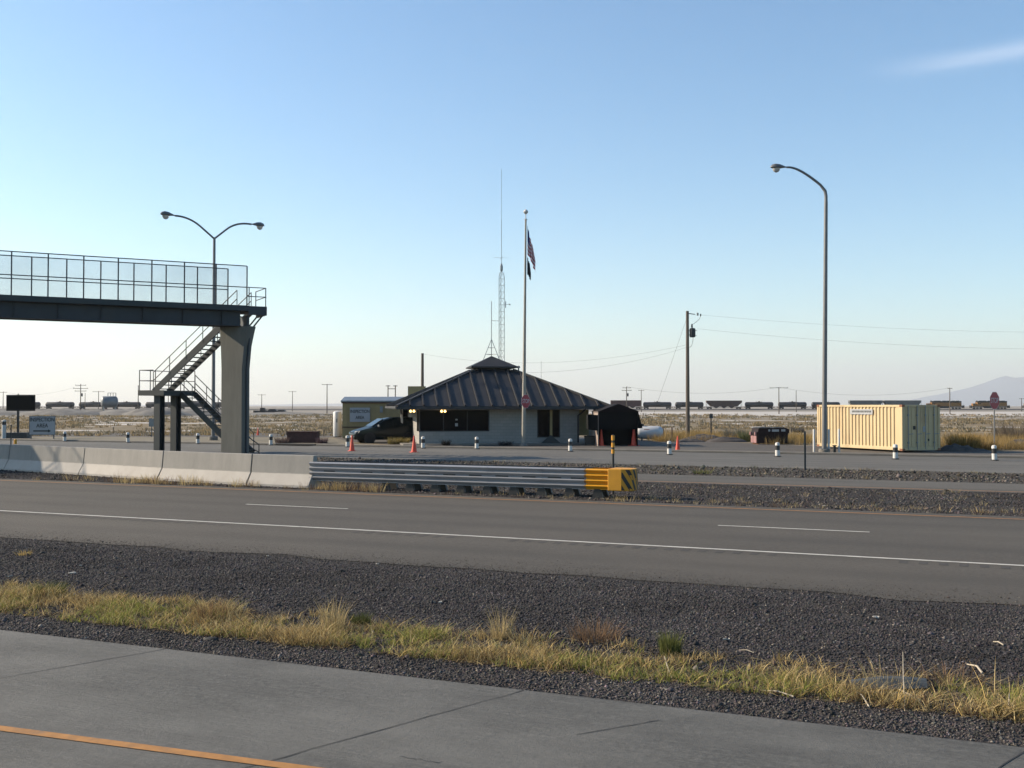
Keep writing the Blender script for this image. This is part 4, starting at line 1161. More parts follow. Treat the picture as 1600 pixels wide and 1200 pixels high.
# ------------------------------------------------------------------ tan shed and its sign
def shed():
    Y = 82.0; xl = at(535, 680, Y).x
    t = thing('tan_shed', 'tan board sided shed with a dark eave behind the van', 'shed', (xl, Y, 0), R(2))
    L, D, H = 8.2, 4.5, 2.85
    mb = MB(); mb.b2(0, L, 0, D, .05, H)
    x = .35
    while x < L: mb.b2(x, x + .05, -.03, -.001, .95, H - .12); x += .42
    mb.build('wall', 'tan', t)
    mb = MB(); mb.b2(-.02, L, -.05, -.001, .84, .93); mb.b2(-.08, L + .1, -.12, -.001, H - .11, H - .005); mb.build('trim', 'brown_trim', t)
    mb = MB(); mb.prism([(-.15, H), (D + .2, H), (D + .2, H + .12), (D / 2, H + .42), (-.15, H + .10)], -.12, L + .12, 'x'); mb.build('roof', 'galv', t)
    mb = MB(); mb.b2(2.90, 3.12, -.14, -.05, 2.02, 2.50); mb.build('wall_lamp', 'galv', t)
    s_ = thing('inspection_sign', 'grey white sign reading INSPECTION AREA mounted on the tan shed wall', 'sign', t.location + Vector((0, 0, 0)), R(2))
    mb = MB(); mb.b2(.58, 2.14, -.09, -.055, 1.30, 2.40); mb.build('panel', 'sign_white', s_)
    text('lettering', 'INSPECTION', .34, 'sign_black', s_, (1.36, -.094, 2.10), 0, .78, .006)
    text('lettering', 'AREA', .34, 'sign_black', s_, (1.36, -.094, 1.63), 0, .8, .006)
shed()
# roadside arrow sign
p = gp(66, 686)
t = thing('inspection_sign', 'white roadside sign reading INSPECTION AREA with a right arrow', 'sign', p, R(3))
mb = MB(); mb.b2(-.98, .98, -.03, .01, .32, 1.76); mb.build('panel', 'sign_white', t)
mb = MB(); mb.b2(-.98, .98, -.036, -.0305, .32, .345); mb.b2(-.98, .98, -.036, -.0305, 1.735, 1.76); mb.b2(-.98, -.955, -.036, -.0305, .345, 1.735); mb.b2(.955, .98, -.036, -.0305, .345, 1.735); mb.build('border', 'sign_black', t)
text('lettering', 'INSPECTION', .42, 'sign_black', t, (0, -.04, 1.48), 0, .78, .006)
text('lettering', 'AREA', .42, 'sign_black', t, (0, -.04, 1.02), 0, .85, .006)
mb = MB(); mb.prism([(-.66, .57), (.45, .57), (.45, .50), (.66, .62), (.45, .74), (.45, .67), (-.66, .67)], -.04, -.0305, 'y'); mb.build('arrow', 'sign_black', t)
for x in (-.85, .85):
    mb = MB(); mb.b2(x - .04, x + .04, .011, .07, 0, 1.7); mb.build('leg', 'galv_pole', t)
# dark message board
p = gp(28, 685)
t = thing('message_board', 'black rectangular message board on a single post in a concrete block', 'sign', p, R(2))
zt, zb = at(30, 617, p.y).z, at(30, 642, p.y).z
mb = MB(); mb.b2(-.88, 1.28, -.12, .12, zb, zt); mb.build('panel', 'panel_black', t, bevel=.02)
mb = MB(); mb.b2(-.84, 1.24, -.135, -.121, zb + .04, zb + .08); mb.b2(-.84, 1.24, -.135, -.121, zt - .08, zt - .04); mb.lathe([(.05, zt), (.05, zt + .09)], (0, 0, 0), 8); mb.build('trim', 'plastic_dark', t)
mb = MB(); mb.b2(-.07, .07, -.07, .07, .4, zb); mb.build('post', 'black_paint', t)
mb = MB(); mb.prism([(-.92, 0), (.86, 0), (.82, .46), (-.78, .46)], -.4, .4, 'y'); mb.build('base', 'stair_steel', t, bevel=.02)
p = gp(24, 694); mb = MB(); mb.lathe([(.10, 0), (.09, .30), (.05, .34)], n=10); o = mb.build('ground_marker', 'yellow', loc=p, smooth=True); tag(o, 'short orange ground marker below the dark message board', 'marker')
# brick planter
p = gp(474, 692)
t = thing('brick_planter', 'low dark red brick planter box beside the kerb', 'planter', p, R(-3))
mb = MB(); mb.b2(-1.05, 1.05, -.35, .35, 0, .74); mb.build('wall', 'brick', t)
mb = MB(); mb.b2(-1.08, 1.08, -.38, .38, .74, .80); mb.build('cap', 'brick', t, bevel=.015)
# brown board behind the office roof
p = at(649, 620, 92)
t = thing('plywood_board', 'brown plywood board on posts showing above the left roof slope of the office', 'board', (p.x, 92, 0))
z0, z1 = at(649, 632, 92).z, at(649, 603.5, 92).z
mb = MB(); mb.b2(-.65, .9, -.04, .04, z0, z1); mb.build('panel', 'tan', t)
for x in (-.5, .75):
    mb = MB(); mb.b2(x - .06, x + .06, .041, .16, 0, z1 - .1); mb.build('leg', 'wood_pole', t)

# ------------------------------------------------------------------ parked van
def van():
    p = gp(577, 692.5)                     # near front wheel on the ground
    ph = R(205)                            # heads left and a little towards us
    t = thing('parked_van', 'dark teal minivan parked nose left under the office eave', 'van', (0, 0, 0), ph)
    off = Matrix.Rotation(ph, 4, 'Z') @ Vector((1.38, .80, 0))
    t.location = p - off
    # local +x is forward, local +y is the side towards us (its left-hand side)
    def sec(x, zb, zs, hw, zt, ht):
        half = [(hw * .90, zb), (hw, zb + .16), (hw * 1.0, zs * .75 + zb * .25), (hw * .985, zs), (ht, max(zt - .05, zs + .004)), (ht * .86, max(zt, zs + .008))]
        return [(x, y, z) for y, z in half] + [(x, -y, z) for y, z in reversed(half)]
    S = [sec(2.42, .36, .60, .66, .66, .5), sec(2.34, .26, .74, .80, .78, .60), sec(2.05, .22, .88, .92, .93, .70), sec(1.55, .22, 1.00, .95, 1.06, .74), sec(1.12, .22, 1.07, .96, 1.14, .76),
         sec(.30, .22, 1.10, .965, 1.66, .66), sec(-.2, .22, 1.10, .965, 1.76, .68), sec(-1.2, .22, 1.11, .965, 1.80, .69), sec(-2.05, .24, 1.12, .95, 1.76, .68), sec(-2.32, .34, 1.12, .92, 1.58, .66), sec(-2.42, .42, 1.0, .86, 1.12, .60)]
    mb = MB(); n = 12; vs = [v for s in S for v in s]
    fs = [(i * n + k, i * n + (k + 1) % n, (i + 1) * n + (k + 1) % n, (i + 1) * n + k) for i in range(len(S) - 1) for k in range(n)] + [tuple(range(n)), tuple(range((len(S) - 1) * n, len(S) * n))]
    mb.add(vs, fs); body = mb.build('body', 'van', t, True)
    sd_ = body.modifiers.new('sub', 'SUBSURF'); sd_.levels = 1; sd_.render_levels = 1
    def Yat(x, z):                          # body half width at the glass
        return .955 - (z - 1.1) * .46
    def side_glass(poly, name='side_window'):
        for sg in (1, -1):
            mb = MB(); a = [(x, sg * (Yat(x, z) + .012), z) for x, z in poly]; b = [(x, sg * (Yat(x, z) - .02), z) for x, z in poly]
            k = len(poly); mb.add(a + b, [tuple(range(k)), tuple(range(k, 2 * k))] + [(i, (i + 1) % k, k + (i + 1) % k, k + i) for i in range(k)])
            mb.build(name, 'car_glass', t)
    side_glass([(.95, 1.14), (.28, 1.56), (-.25, 1.66), (-.25, 1.14)])
    side_glass([(-.36, 1.14), (-.36, 1.66), (-1.28, 1.69), (-1.28, 1.14)])
    side_glass([(-1.38, 1.14), (-1.38, 1.69), (-1.95, 1.67), (-2.15, 1.20)])
    mb = MB()
    q = [(1.16, .72, 1.145), (1.16, -.72, 1.145), (.34, -.60, 1.645), (.34, .60, 1.645)]; nrm = Vector((.52, 0, .85))
    mb.add([Vector(v) + nrm * .03 for v in q] + [Vector(v) - nrm * .02 for v in q], [(0, 1, 2, 3), (4, 7, 6, 5), (0, 4, 5, 1), (1, 5, 6, 2), (2, 6, 7, 3), (3, 7, 4, 0)])
    mb.build('windshield', 'car_glass', t)
    for x, y in ((1.38, .80), (1.38, -.80), (-1.45, .80), (-1.45, -.80)):
        mb = MB(); mb.lathe([(.20, -.10), (.32, -.11), (.335, -.06), (.335, .06), (.32, .11), (.20, .10)], n=20, axis='y'); wv = mb.build('wheel', 'rubber', t, True); wv.location = (x, y, .335)
        sg = 1 if y > 0 else -1
        rm = MB(); rm.lathe([(.21, sg * .095), (.19, sg * .105), (.06, sg * .09), (.05, sg * .11)], n=14, axis='y')
        for k in range(5):
            a = R(72 * k); rm.bar((.05 * math.cos(a), sg * .108, .05 * math.sin(a)), (.195 * math.cos(a), sg * .108, .195 * math.sin(a)), .05, .02)
        rm.build('rim', 'galv', wv)
        ar = MB(); ar.lathe([(.40, -.12), (.40, .165)], (x, y if True else 0, .35), 18, 'y'); ar.build('wheel_arch', 'rubber', t, True)
    for sg in (1, -1):
        mb = MB(); mb.add([(2.30, sg * .52, .68), (2.12, sg * .88, .70), (2.02, sg * .90, .84), (2.24, sg * .54, .80), (2.20, sg * .50, .68), (2.02, sg * .82, .70), (1.94, sg * .84, .84), (2.14, sg * .52, .80)], [(0, 1, 2, 3), (4, 7, 6, 5), (0, 4, 5, 1), (1, 5, 6, 2), (2, 6, 7, 3), (3, 7, 4, 0)])
        for i, v in enumerate(mb.v): mb.v[i] = (v[0] + .07, v[1] * 1.01, v[2])
        mb.build('headlight', 'lens', t)
        mb = MB(); mb.box((.78, sg * 1.04, 1.18), (.12, .20, .15)); mb.build('mirror', 'galv', t, bevel=.03)
    mb = MB(); mb.box((2.36, 0, .66), (.06, .84, .13)); mb.build('grille', 'panel_black', t, bevel=.01)
    mb = MB(); mb.box((2.42, 0, .45), (.03, .34, .12)); mb.build('number_plate', 'sign_white', t)
    mb = MB(); mb.box((2.36, 0, .40), (.12, 1.45, .20)); mb.build('bumper', 'van', t, bevel=.03)
van()

# ------------------------------------------------------------------ utility poles and wires
def pole(px, y_top, Y, label, r=.14, arms=(), trans=None, group=None, y_base=None, tilt=0):
    """arms: list of (y pixel, length in m)"""
    p = Vector(((px - 800) / FPX * Y, Y, 0)); h = at(px, y_top, Y).z
    t = thing('utility_pole', label, 'utility pole', p, R(random.uniform(-12, 12)), group)
    mb = MB(); mb.tube([(0, 0, 0), (0, 0, h)], [r, r * .68], 8); mb.build('shaft', 'wood_pole', t, True)
    for ya, L in arms:
        z = at(px, ya, Y).z; mb = MB(); mb.b2(-L / 2, L / 2, -.16, -.05, z - .07, z + .07)
        for x in (-L / 2 + .1, 0, L / 2 - .1): mb.lathe([(.05, z + .07), (.07, z + .15), (.04, z + .22)], (x, -.1, 0), 6)
        mb.build('crossarm', 'wood_pole', t)
    if trans:
        z = at(px, trans, Y).z; mb = MB(); mb.lathe([(.05, -.5), (.24, -.46), (.26, .40), (.18, .48), (.05, .5)], (.42, 0, z), 12); mb.lathe([(.05, .5), (.07, .66), (.03, .76)], (.38, 0, z), 6); mb.bar((0, 0, z + .2), (.2, 0, z + .2), .06, .06); mb.build('transformer', 'bridge_steel', t, True)
    return t
# the near service pole
Yp = gp(1075, 684).y
t = pole(1074.5, 486, Yp, 'brown wooden utility pole with a grey transformer right of the black shelter', .17)
t.rotation_euler = (0, 0, 0); px0 = t.location
zt_ = at(1074, 519.5, Yp).z
mb = MB(); mb.lathe([(.05, -.40), (.22, -.37), (.24, -.3), (.24, .28), (.18, .34), (.05, .36)], (.40, 0, zt_), 14); mb.lathe([(.05, .36), (.075, .50), (.05, .56), (.07, .62), (.03, .68)], (.36, 0, zt_), 8); mb.b2(.1, .22, -.04, .04, zt_ + .1, zt_ + .16); mb.b2(.1, .22, -.04, .04, zt_ - .22, zt_ - .16); mb.b2(.62, .74, -.02, .02, zt_ + .14, zt_ + .18); mb.b2(.62, .72, -.02, .02, zt_ - .26, zt_ - .22); mb.build('transformer', 'bridge_steel', t, True)
za_ = at(1074, 490, Yp).z
mb = MB(); mb.tube([(0, 0, za_ + .02), (.62, 0, za_ - .06)], .035, 6); mb.lathe([(.03, -.12), (.075, -.1), (.075, .10), (.03, .12)], (.82, 0, za_ - .05), 8); mb.build('standoff_arm', 'galv', t)
mb = MB(); mb.tube(arc(Vector((1.06, 0, za_ - .12)), Vector((1.05, 0, zt_ + 1.0)), Vector((.36, 0, zt_ + .62)), 8), .014, 4); mb.tube(arc(Vector((.45, 0, zt_ - .4)), Vector((.42, 0, zt_ - 1.25)), Vector((.05, 0, zt_ - 1.2)), 8), .014, 4); mb.lathe([(.03, -.1), (.06, 0), (.03, .1)], (1.06, 0, za_ - .12), 8); mb.build('jumper', 'plastic_dark', t)
pole(660, 552, 96, 'plain dark wooden pole rising behind the left roof slope of the office', .17)
FAR = [(126, 600, 330, [(602, 3.4), (607, 4.6), (611, 3.6)], 617, 'tallest pole with three crossarms left of the grey storage tank'),
       (154, 611, 430, [(612, 4.8)], None, 'single crossarm pole close left of the grey storage tank'),
       (133, 614, 480, [], None, 'thin bare pole between the three arm pole and the grey tank'),
       (5, 612, 420, [(613, 3)], None, 'pole at the left edge behind the white post'),
       (216, 602, 330, [], 613, 'pole with a transformer at the left of the stair landing'),
       (263, 606, 420, [(608, 3.4)], None, 'faint pole seen between the two stair columns'),
       (409, 616, 470, [(617, 3.4)], None, 'faint short pole right of the bridge pier above the parked vehicles'),
       (457, 611, 480, [(612, 3.4)], None, 'faint pole midway between the bridge pier and the tan shed'),
       (511, 600, 330, [(601, 3.2)], None, 'pole nearest the tan shed on its left'),
       (979, 604, 330, [(606, 2.6), (610, 3.2)], 617, 'pole in front of the maroon freight car'),
       (1002, 609, 420, [(610, 2.4)], None, 'thin pole behind the gap after the maroon freight car'),
       (1217, 605, 330, [(606, 5.6)], None, 'pole with one wide crossarm above the black tank cars right of centre'),
       (1244, 610, 420, [], None, 'thin bare pole left of the street lamp, among the tank cars'),
       (1484, 606, 330, [(607, 1.6)], None, 'light pole in front of the first orange locomotive'),
       (1596, 622, 470, [(623, 2.4)], None, 'far pole between the orange locomotives at the right edge')]
for px, yt, Y, arms, tr, where in FAR:
    pole(px, yt, Y, 'distant ' + where, .17, arms, tr, 'distant power poles along the railway')
# H frame line tower
Y = 330
t = thing('line_tower', 'distant two legged H frame power pole above the tan shed roof', 'utility pole', ((612 - 800) / FPX * Y, Y, 0))
for dx in (-1.15, 1.15):
    mb = MB(); mb.tube([(dx, 0, 0), (dx, 0, at(612, 602, Y).z)], .16, 8); mb.build('leg', 'wood_pole', t, True)
mb = MB(); z = at(612, 607.5, Y).z; mb.b2(-1.15, 1.15, -.2, -.16, z - .1, z + .1)
for dx in (-1.15, 1.15): z2 = at(612, 603, Y).z; mb.b2(dx - .7, dx + .7, -.3, -.17, z2 - .1, z2 + .1)
mb.build('crossarm', 'wood_pole', t)
def wire(a, b, sag, label, r=.0055, group='overhead wires'):
    n = 20; mid = 4 * sag
    mb = MB(); mb.tube([a.lerp(b, i / n) - Vector((0, 0, mid * (i / n) * (1 - i / n))) for i in range(n + 1)], r, 4)
    tag(mb.build('overhead_wire', 'plastic_dark'), label, 'wire', group)
P0 = px0 + Vector((0, 0, 0))
wire(P0 + Vector((1.06, 0, za_ - .1)), Vector((62, 95, 9.4)), .7, 'upper thin wire running right from the transformer pole')
wire(P0 + Vector((.8, 0, zt_ + .3)), Vector((62, 95, 7.9)), .8, 'lower thin wire running right from the transformer pole')
wire(P0 + Vector((-.1, 0, zt_ - 1.2)), on_office(2.0, 1.0, 4.9), .5, 'service wire from the transformer pole down to the office roof')
wire(P0 + Vector((-.1, 0, at(1073, 500, Yp).z)), Vector((at(1016, 570, Yp).x, Yp + 3, 0)), .0, 'guy wire slanting down left from the transformer pole', .008)
wire(Vector(((660 - 800) / FPX * 96, 96, at(660, 553, 96).z)), P0 + Vector((-.1, 0, zt_ - 1.0)), 1.1, 'long wire from the pole behind the office to the transformer pole')
wire(Vector(((126 - 800) / FPX * 330, 330, at(126, 602, 330).z)), Vector(((5 - 800) / FPX * 420, 420, at(5, 612, 420).z)), 2, 'faint far wire between the two leftmost poles', .02)
wire(Vector(((1217 - 800) / FPX * 330, 330, at(1217, 605, 330).z)), Vector(((979 - 800) / FPX * 330, 330, at(979, 604, 330).z)), 2.0, 'faint far wire above the black tank cars right of centre', .02)
wire(Vector(((1217 - 800) / FPX * 330, 330, at(1217, 605, 330).z)), Vector(((1484 - 800) / FPX * 330, 330, at(1484, 606, 330).z)), 2.4, 'faint far wire above the container', .02)

# fence stakes and posts on the far lots
def stake(px, pyb, pyt, label, r=.045, m_='wood_pole', cat='post'):
    p = gp(px, pyb); h = at(px, pyt, p.y).z
    mb = MB(); mb.lathe([(r, 0), (r, h - .03), (r * .6, h)], n=8); o = mb.build('fence_post', m_, loc=p); tag(o, label, cat)
stake(177, 676, 667, 'short thin wooden stake in the dry scrub left of the stair columns'); stake(228, 677, 668, 'short thin wooden stake in the scrub close left of the stair columns')
stake(447, 680, 671, 'short wooden stake in the scrub just left of the brick planter'); stake(506, 682, 672, 'short wooden stake right of the brick planter')
stake(1036, 687, 667, 'dark red post first to the right of the propane tank', .05, 'hopper_brown'); stake(1050, 687, 667, 'dark red post second to the right of the propane tank', .05, 'hopper_brown')
p = gp(1111, 684)
t = thing('sign_post', 'dark post with a small plate on top standing on the dirt heap', 'sign', p)
h = at(1111, 646, p.y).z
mb = MB(); mb.b2(-.05, .05, -.04, .04, 0, h); mb.build('post', 'wood_pole', t); mb = MB(); mb.b2(-.14, .14, -.07, -.041, h - .38, h - .04); mb.build('plate', 'stair_steel', t)
p = gp(237, 683)
t = thing('sign_post', 'small blue grey sign on a thin post behind the left stair column', 'sign', p); h = at(237, 654, p.y).z
mb = MB(); mb.b2(-.03, .03, -.03, .03, 0, h); mb.build('post', 'galv_pole', t); mb = MB(); mb.b2(-.22, .22, -.05, -.031, h - .65, h); mb.build('plate', 'galv', t)

# ------------------------------------------------------------------ railway and freight train
YR = 600.0; ZR = .75
mb = MB(); mb.prism([(YR - 5.5, -.02), (YR - 2.4, ZR - .15), (YR + 2.4, ZR - .15), (YR + 5.5, -.02)], -900, 900, 'x'); o = mb.build('rail_embankment', 'ballast'); o['kind'] = 'structure'
mb = MB()
for y in (-.72, .72): mb.b2(-900, 900, YR + y - .04, YR + y + .04, ZR - .145, ZR)
o = mb.build('railway_track', 'rail'); o['kind'] = 'structure'
def bogie(t, x):
    mb = MB()
    for dx in (-.9, .9):
        for y in (-.72, .72): mb.lathe([(.42, -.07), (.42, .07)], (x + dx, y, .42), 12, 'y')
    for y in (-.95, .95): mb.prism([(x - 1.3, .55), (x - .9, .3), (x + .9, .3), (x + 1.3, .55), (x + .5, .75), (x - .5, .75)], y - .06, y + .06, 'y')
    mb.b2(x - .25, x + .25, -1.0, 1.0, .45, .9); mb.build('bogie', 'loco_black', t)
def tank_car(label):
    t = thing('tank_car', label, 'rail car', (0, YR, ZR), 0, 'freight train cars')
    L = 16.6; r = 1.42
    mb = MB(); mb.lathe([(.1, -L / 2 + .2), (.8, -L / 2 + .32), (1.25, -L / 2 + .62), (r, -L / 2 + 1.1), (r, L / 2 - 1.1), (1.25, L / 2 - .62), (.8, L / 2 - .32), (.1, L / 2 - .2)], (0, 0, 2.5), 20, 'x'); mb.build('tank', 'tank_black', t, True)
    mb = MB(); mb.lathe([(.55, 3.85), (.55, 4.25), (.3, 4.4)], n=12); mb.b2(-1.5, 1.5, -.7, .7, 3.92, 3.98)
    for x in (-1.5, 1.5):
        for y in (-.7, .7): mb.tube([(x, y, 3.95), (x, y, 4.6)], .04, 4)
    mb.build('dome_platform', 'loco_black', t)
    mb = MB(); mb.b2(-L / 2 - .3, -L / 2 + 3.4, -.35, .35, .85, 1.15); mb.b2(L / 2 - 3.4, L / 2 + .3, -.35, .35, .85, 1.15); mb.b2(-L / 2 - .2, -L / 2 + .1, -1.4, 1.4, .8, 1.2); mb.b2(L / 2 - .1, L / 2 + .2, -1.4, 1.4, .8, 1.2)
    for s in (-1, 1): mb.prism([(s * (L / 2 - 1.2), 1.1), (s * (L / 2 - 3.4), 1.1), (s * (L / 2 - 3.0), 1.75), (s * (L / 2 - 1.4), 1.75)], -1.1, 1.1, 'y')
    mb.build('underframe', 'loco_black', t)
    bogie(t, -L / 2 + 2); bogie(t, L / 2 - 2)
    return t
tc_proto = None
def XP(px): return (px - 800) / FPX * YR
TANKS = [(-24, 'cut by the left edge of the photo'), (41, 'behind the dark message board'), (94, 'second from left fully in view, left of the grey storage tank'), (146, 'directly behind the grey storage tank'),
         (198, 'left of the stair landing, behind the first column'), (250, 'seen between and behind the stair columns'), (302, 'seen through the lower stair flight'), (354, 'last of the left string, behind the bridge pier'),
         (1027, 'first right of the maroon car'), (1077, 'behind the brown utility pole'), (1186, 'right of the brown open hopper'), (1238, 'two left of the street lamp pole behind a thin pole'), (1290, 'behind the street lamp pole over the container')]
for px, where in TANKS:
    lb = 'distant black tank car ' + where
    if tc_proto is None: tc_proto = tank_car(lb); tc_proto.location.x = XP(px)
    else: dup(tc_proto, lb, (XP(px), YR, ZR))
def hopper(label, px, L, H, m_, slope, ribs=True):
    t = thing('hopper_car', label, 'rail car', (XP(px), YR, ZR), 0, 'freight train cars')
    a = L / 2; mb = MB()
    mb.prism([(-a, H), (-a, H - .9), (-a + slope, 1.35), (a - slope, 1.35), (a, H - .9), (a, H)], -1.5, 1.5, 'y')
    if ribs:
        n = int(L / 1.35)
        for i in range(1, n):
            x = -a + L * i / n
            d = min(1, max(0, (abs(x) - (a - slope)) / max(.1, slope))); mb.b2(x - .07, x + .07, -1.6, -1.5, 1.4 + d * (H - 2.3), H - .05)
        mb.b2(-a, a, -1.62, -1.5, H - .2, H)
    mb.build('hopper_body', m_, t)
    mb = MB(); mb.b2(-a - .4, a + .4, -.3, .3, .85, 1.15)
    for x in (-L * .22, 0, L * .22): mb.prism([(x - 1.4, 1.35), (x + 1.4, 1.35), (x + .4, .45), (x - .4, .45)], -1.0, 1.0, 'y')
    for x in (-a + .1, a - .1): mb.b2(x - .06, x + .06, -1.4, -1.3, 1.1, H); mb.b2(x - .06, x + .06, 1.3, 1.4, 1.1, H)
    mb.build('underframe', 'loco_black', t)
    bogie(t, -a + 1.7); bogie(t, a - 1.7)
hopper('distant maroon freight car with a flat top behind the black shelter', 978, 17.4, 4.9, 'hopper_maroon', .6)
hopper('distant rusty brown open hopper car between two black tank cars', 1131, 20.0, 4.75, 'hopper_brown', 2.6)
hopper('distant pale grey hopper car, left one above the container', 1352, 18.6, 4.85, 'hopper_grey', 1.6)
hopper('distant pale grey hopper car, right one above the container', 1409, 21.0, 4.85, 'hopper_grey', 2.2)
def loco(label, px, flip=1):
    t = thing('locomotive', label, 'locomotive', (XP(px), YR, ZR), 0, 'orange locomotives')
    mb = MB(); mb.b2(-10.6, 10.6, -1.5, 1.5, 1.15, 1.55); mb.prism([(-3.2, 1.15), (3.2, 1.15), (2.6, .4), (-2.6, .4)], -1.4, 1.4, 'y'); mb.b2(-10.9, -10.6, -1.5, 1.5, .5, 2.0); mb.b2(10.6, 10.9, -1.5, 1.5, .5, 2.0)
    for s in (-1, 1):
        mb.tube([(s * 10.5, -1.45, 1.5), (s * 10.5, -1.45, 2.7), (s * 8.6, -1.45, 2.7)], .04, 4)
    mb.build('frame', 'loco_black', t)
    mb = MB(); mb.b2(-9.9, -7.6, -1.1, 1.1, 1.55, 3.15); mb.b2(-7.6, 9.4, -1.25, 1.25, 1.55, 3.62); mb.build('hood', 'loco_orange', t, bevel=.08)
    mb = MB(); mb.b2(-7.5, 9.4, -1.25, 1.25, 3.63, 4.5); mb.b2(-7.5, -7.2, -.8, .8, 4.5, 4.75)
    for x in (-5, -3, 0, 2.2, 5.2, 7.6): mb.b2(x - .7, x + .7, -.9, .9, 4.5, 4.72)
    mb.build('roof', 'loco_black', t, bevel=.06)
    c = MB(); c.b2(-7.55, -5.2, -1.52, 1.52, 1.6, 3.55); c.build('cab', 'loco_orange', t, bevel=.06)
    g_ = MB(); g_.b2(-7.1, -6.5, -1.54, -1.53, 2.75, 3.35); g_.b2(-6.2, -5.6, -1.54, -1.53, 2.75, 3.35); g_.build('cab_window', 'glass', t)
    for x in (-6.9, 6.9):
        mb = MB()
        for dx in (-1.9, 0, 1.9):
            for y in (-.72, .72): mb.lathe([(.52, -.07), (.52, .07)], (x + dx, y, .52), 12, 'y')
        for y in (-.95, .95): mb.b2(x - 2.6, x + 2.6, y - .06, y + .06, .5, .85)
        mb.build('bogie', 'loco_black', t)
    return t
lc = loco('distant orange and black locomotive just right of the container, behind a light pole', 1475)
dup(lc, 'distant orange and black locomotive behind the right stop sign', (XP(1546), YR, ZR))
dup(lc, 'distant orange and black locomotive cut off by the right photo edge', (XP(1628), YR, ZR))

# grey storage tank in front of the train
Y = 300; p = Vector(((171 - 800) / FPX * Y, Y, .35))
t = thing('storage_tank', 'pale grey horizontal storage tank on legs with a railing on top, left of the stairs', 'tank', p, R(28))
zc = at(171, 628, Y).z - p.z
mb = MB(); mb.lathe([(.1, -2.35), (.8, -2.25), (1.35, -2.05), (1.62, -1.7), (1.62, 1.7), (1.35, 2.05), (.8, 2.25), (.1, 2.35)], (0, 0, zc), 20, 'x'); mb.build('tank_body', 'tank_grey', t, True)
for x in (-1.6, 1.6):
    mb = MB()
    for y in (-.9, .9): mb.b2(x - .12, x + .12, y - .12, y + .12, -.4, zc - 1.0)
    mb.bar((x, -.9, 0), (x, .9, zc - 1.4), .1, .1); mb.b2(x - .1, x + .1, -1.0, 1.0, zc - 1.15, zc - .95)
    mb.build('support', 'galv', t)
mb = MB(); zt = zc + 1.6
for x in (-.4, .3, 1.0, 1.7):
    for y in (-.6, .6): mb.tube([(x, y, zt - .1), (x, y, zt + .95)], .05, 5)
for y in (-.6, .6): mb.tube([(-.4, y, zt + .95), (1.7, y, zt + .95)], .05, 5)
mb.build('railing', 'galv', t)

# parked vehicles far off between the pier and the shed
def far_car(px, pyb, L, H, label, m_='loco_black', kind='sedan'):
    p = gp(px, pyb)
    t = thing('parked_car', label, 'car', p, R(random.uniform(-8, 8)))
    a = L / 2; mb = MB(); c = .55 * H
    pr = [(-a, .35), (-a, c), (-a * .72, c + .05), (-a * .45, H), (a * .25, H), (a * .55, c + .05), (a * .95, c - .05), (a, .4)] if kind == 'sedan' else [(-a, .4), (-a, c), (-a * .1, c), (-a * .08, H), (a * .45, H), (a * .6, c + .05), (a, c - .05), (a, .45)]
    mb.prism(pr, -.85, .85, 'y'); mb.build('body', m_, t, bevel=.05)
    mb = MB()
    for x in (-a * .6, a * .6):
        for y in (-.8, .8): mb.lathe([(.34, -.1), (.34, .1)], (x, y, .34), 12, 'y')
    mb.build('wheels', 'rubber', t)
far_car(408, 646.6, 4.6, 1.9, 'distant dark pickup truck just right of the bridge pier', kind='pickup')
far_car(427, 646.8, 4.8, 1.5, 'distant dark car, left one of two near a pickup', 'tank_black')
far_car(441, 646.8, 4.4, 1.3, 'distant dark car, rightmost by the railway', 'tank_black')

# gravel mounds and dirt heaps
def heap(name, c, rx, ry, h, m_, seed, n=26, amp=.35):
    mb = MB()
    for j in range(n + 1):
        for i in range(n + 1):
            u, v = i / n * 2 - 1, j / n * 2 - 1; q = max(0, 1 - u * u - v * v)
            z = h * q ** .8 * (1 + amp * mnoise.fractal(Vector((u * 3 + seed, v * 3, seed)), 1, 2, 4)) - (.03 if q <= 0 else 0)
            mb.v.append((c.x + u * rx, c.y + v * ry, z))
    for j in range(n):
        for i in range(n): mb.f.append([j * (n + 1) + i, j * (n + 1) + i + 1, (j + 1) * (n + 1) + i + 1, (j + 1) * (n + 1) + i]); mb.mi.append(0)
    o = mb.build(name, m_); o.data.polygons.foreach_set('use_smooth', [True] * len(o.data.polygons))
    o['kind'] = 'structure'
for i, (px, Y, rx, h) in enumerate(((40, 290, 16, 1.5), (95, 280, 12, 1.7), (140, 300, 14, 1.3), (205, 285, 11, 1.5), (245, 270, 9, 1.9), (290, 280, 12, 1.5), (335, 300, 12, 1.2), (-20, 280, 14, 1.6), (440, 300, 16, .7))):
    heap('mound', Vector(((px - 800) / FPX * Y, Y, 0)), rx, 9, h, 'mound', i * 3.1)
heap('dirt_heap', gp(1100, 689.5), 1.9, 1.0, .42, 'dirt', 2.2); heap('dirt_heap', gp(1135, 690.5), 1.5, .9, .34, 'dirt', 5.2); heap('dirt_heap', gp(1078, 690.5), 1.1, .7, .2, 'dirt', 8.2)
heap('dirt_heap', gp(1495, 705), 1.2, .8, .36, 'dirt', 1.2); heap('dirt_heap', gp(1520, 704.5), .9, .7, .16, 'dirt', 6.2)
heap('dirt_heap', gp(1605, 700), 1.6, 1.0, .5, 'dirt', 9.2)

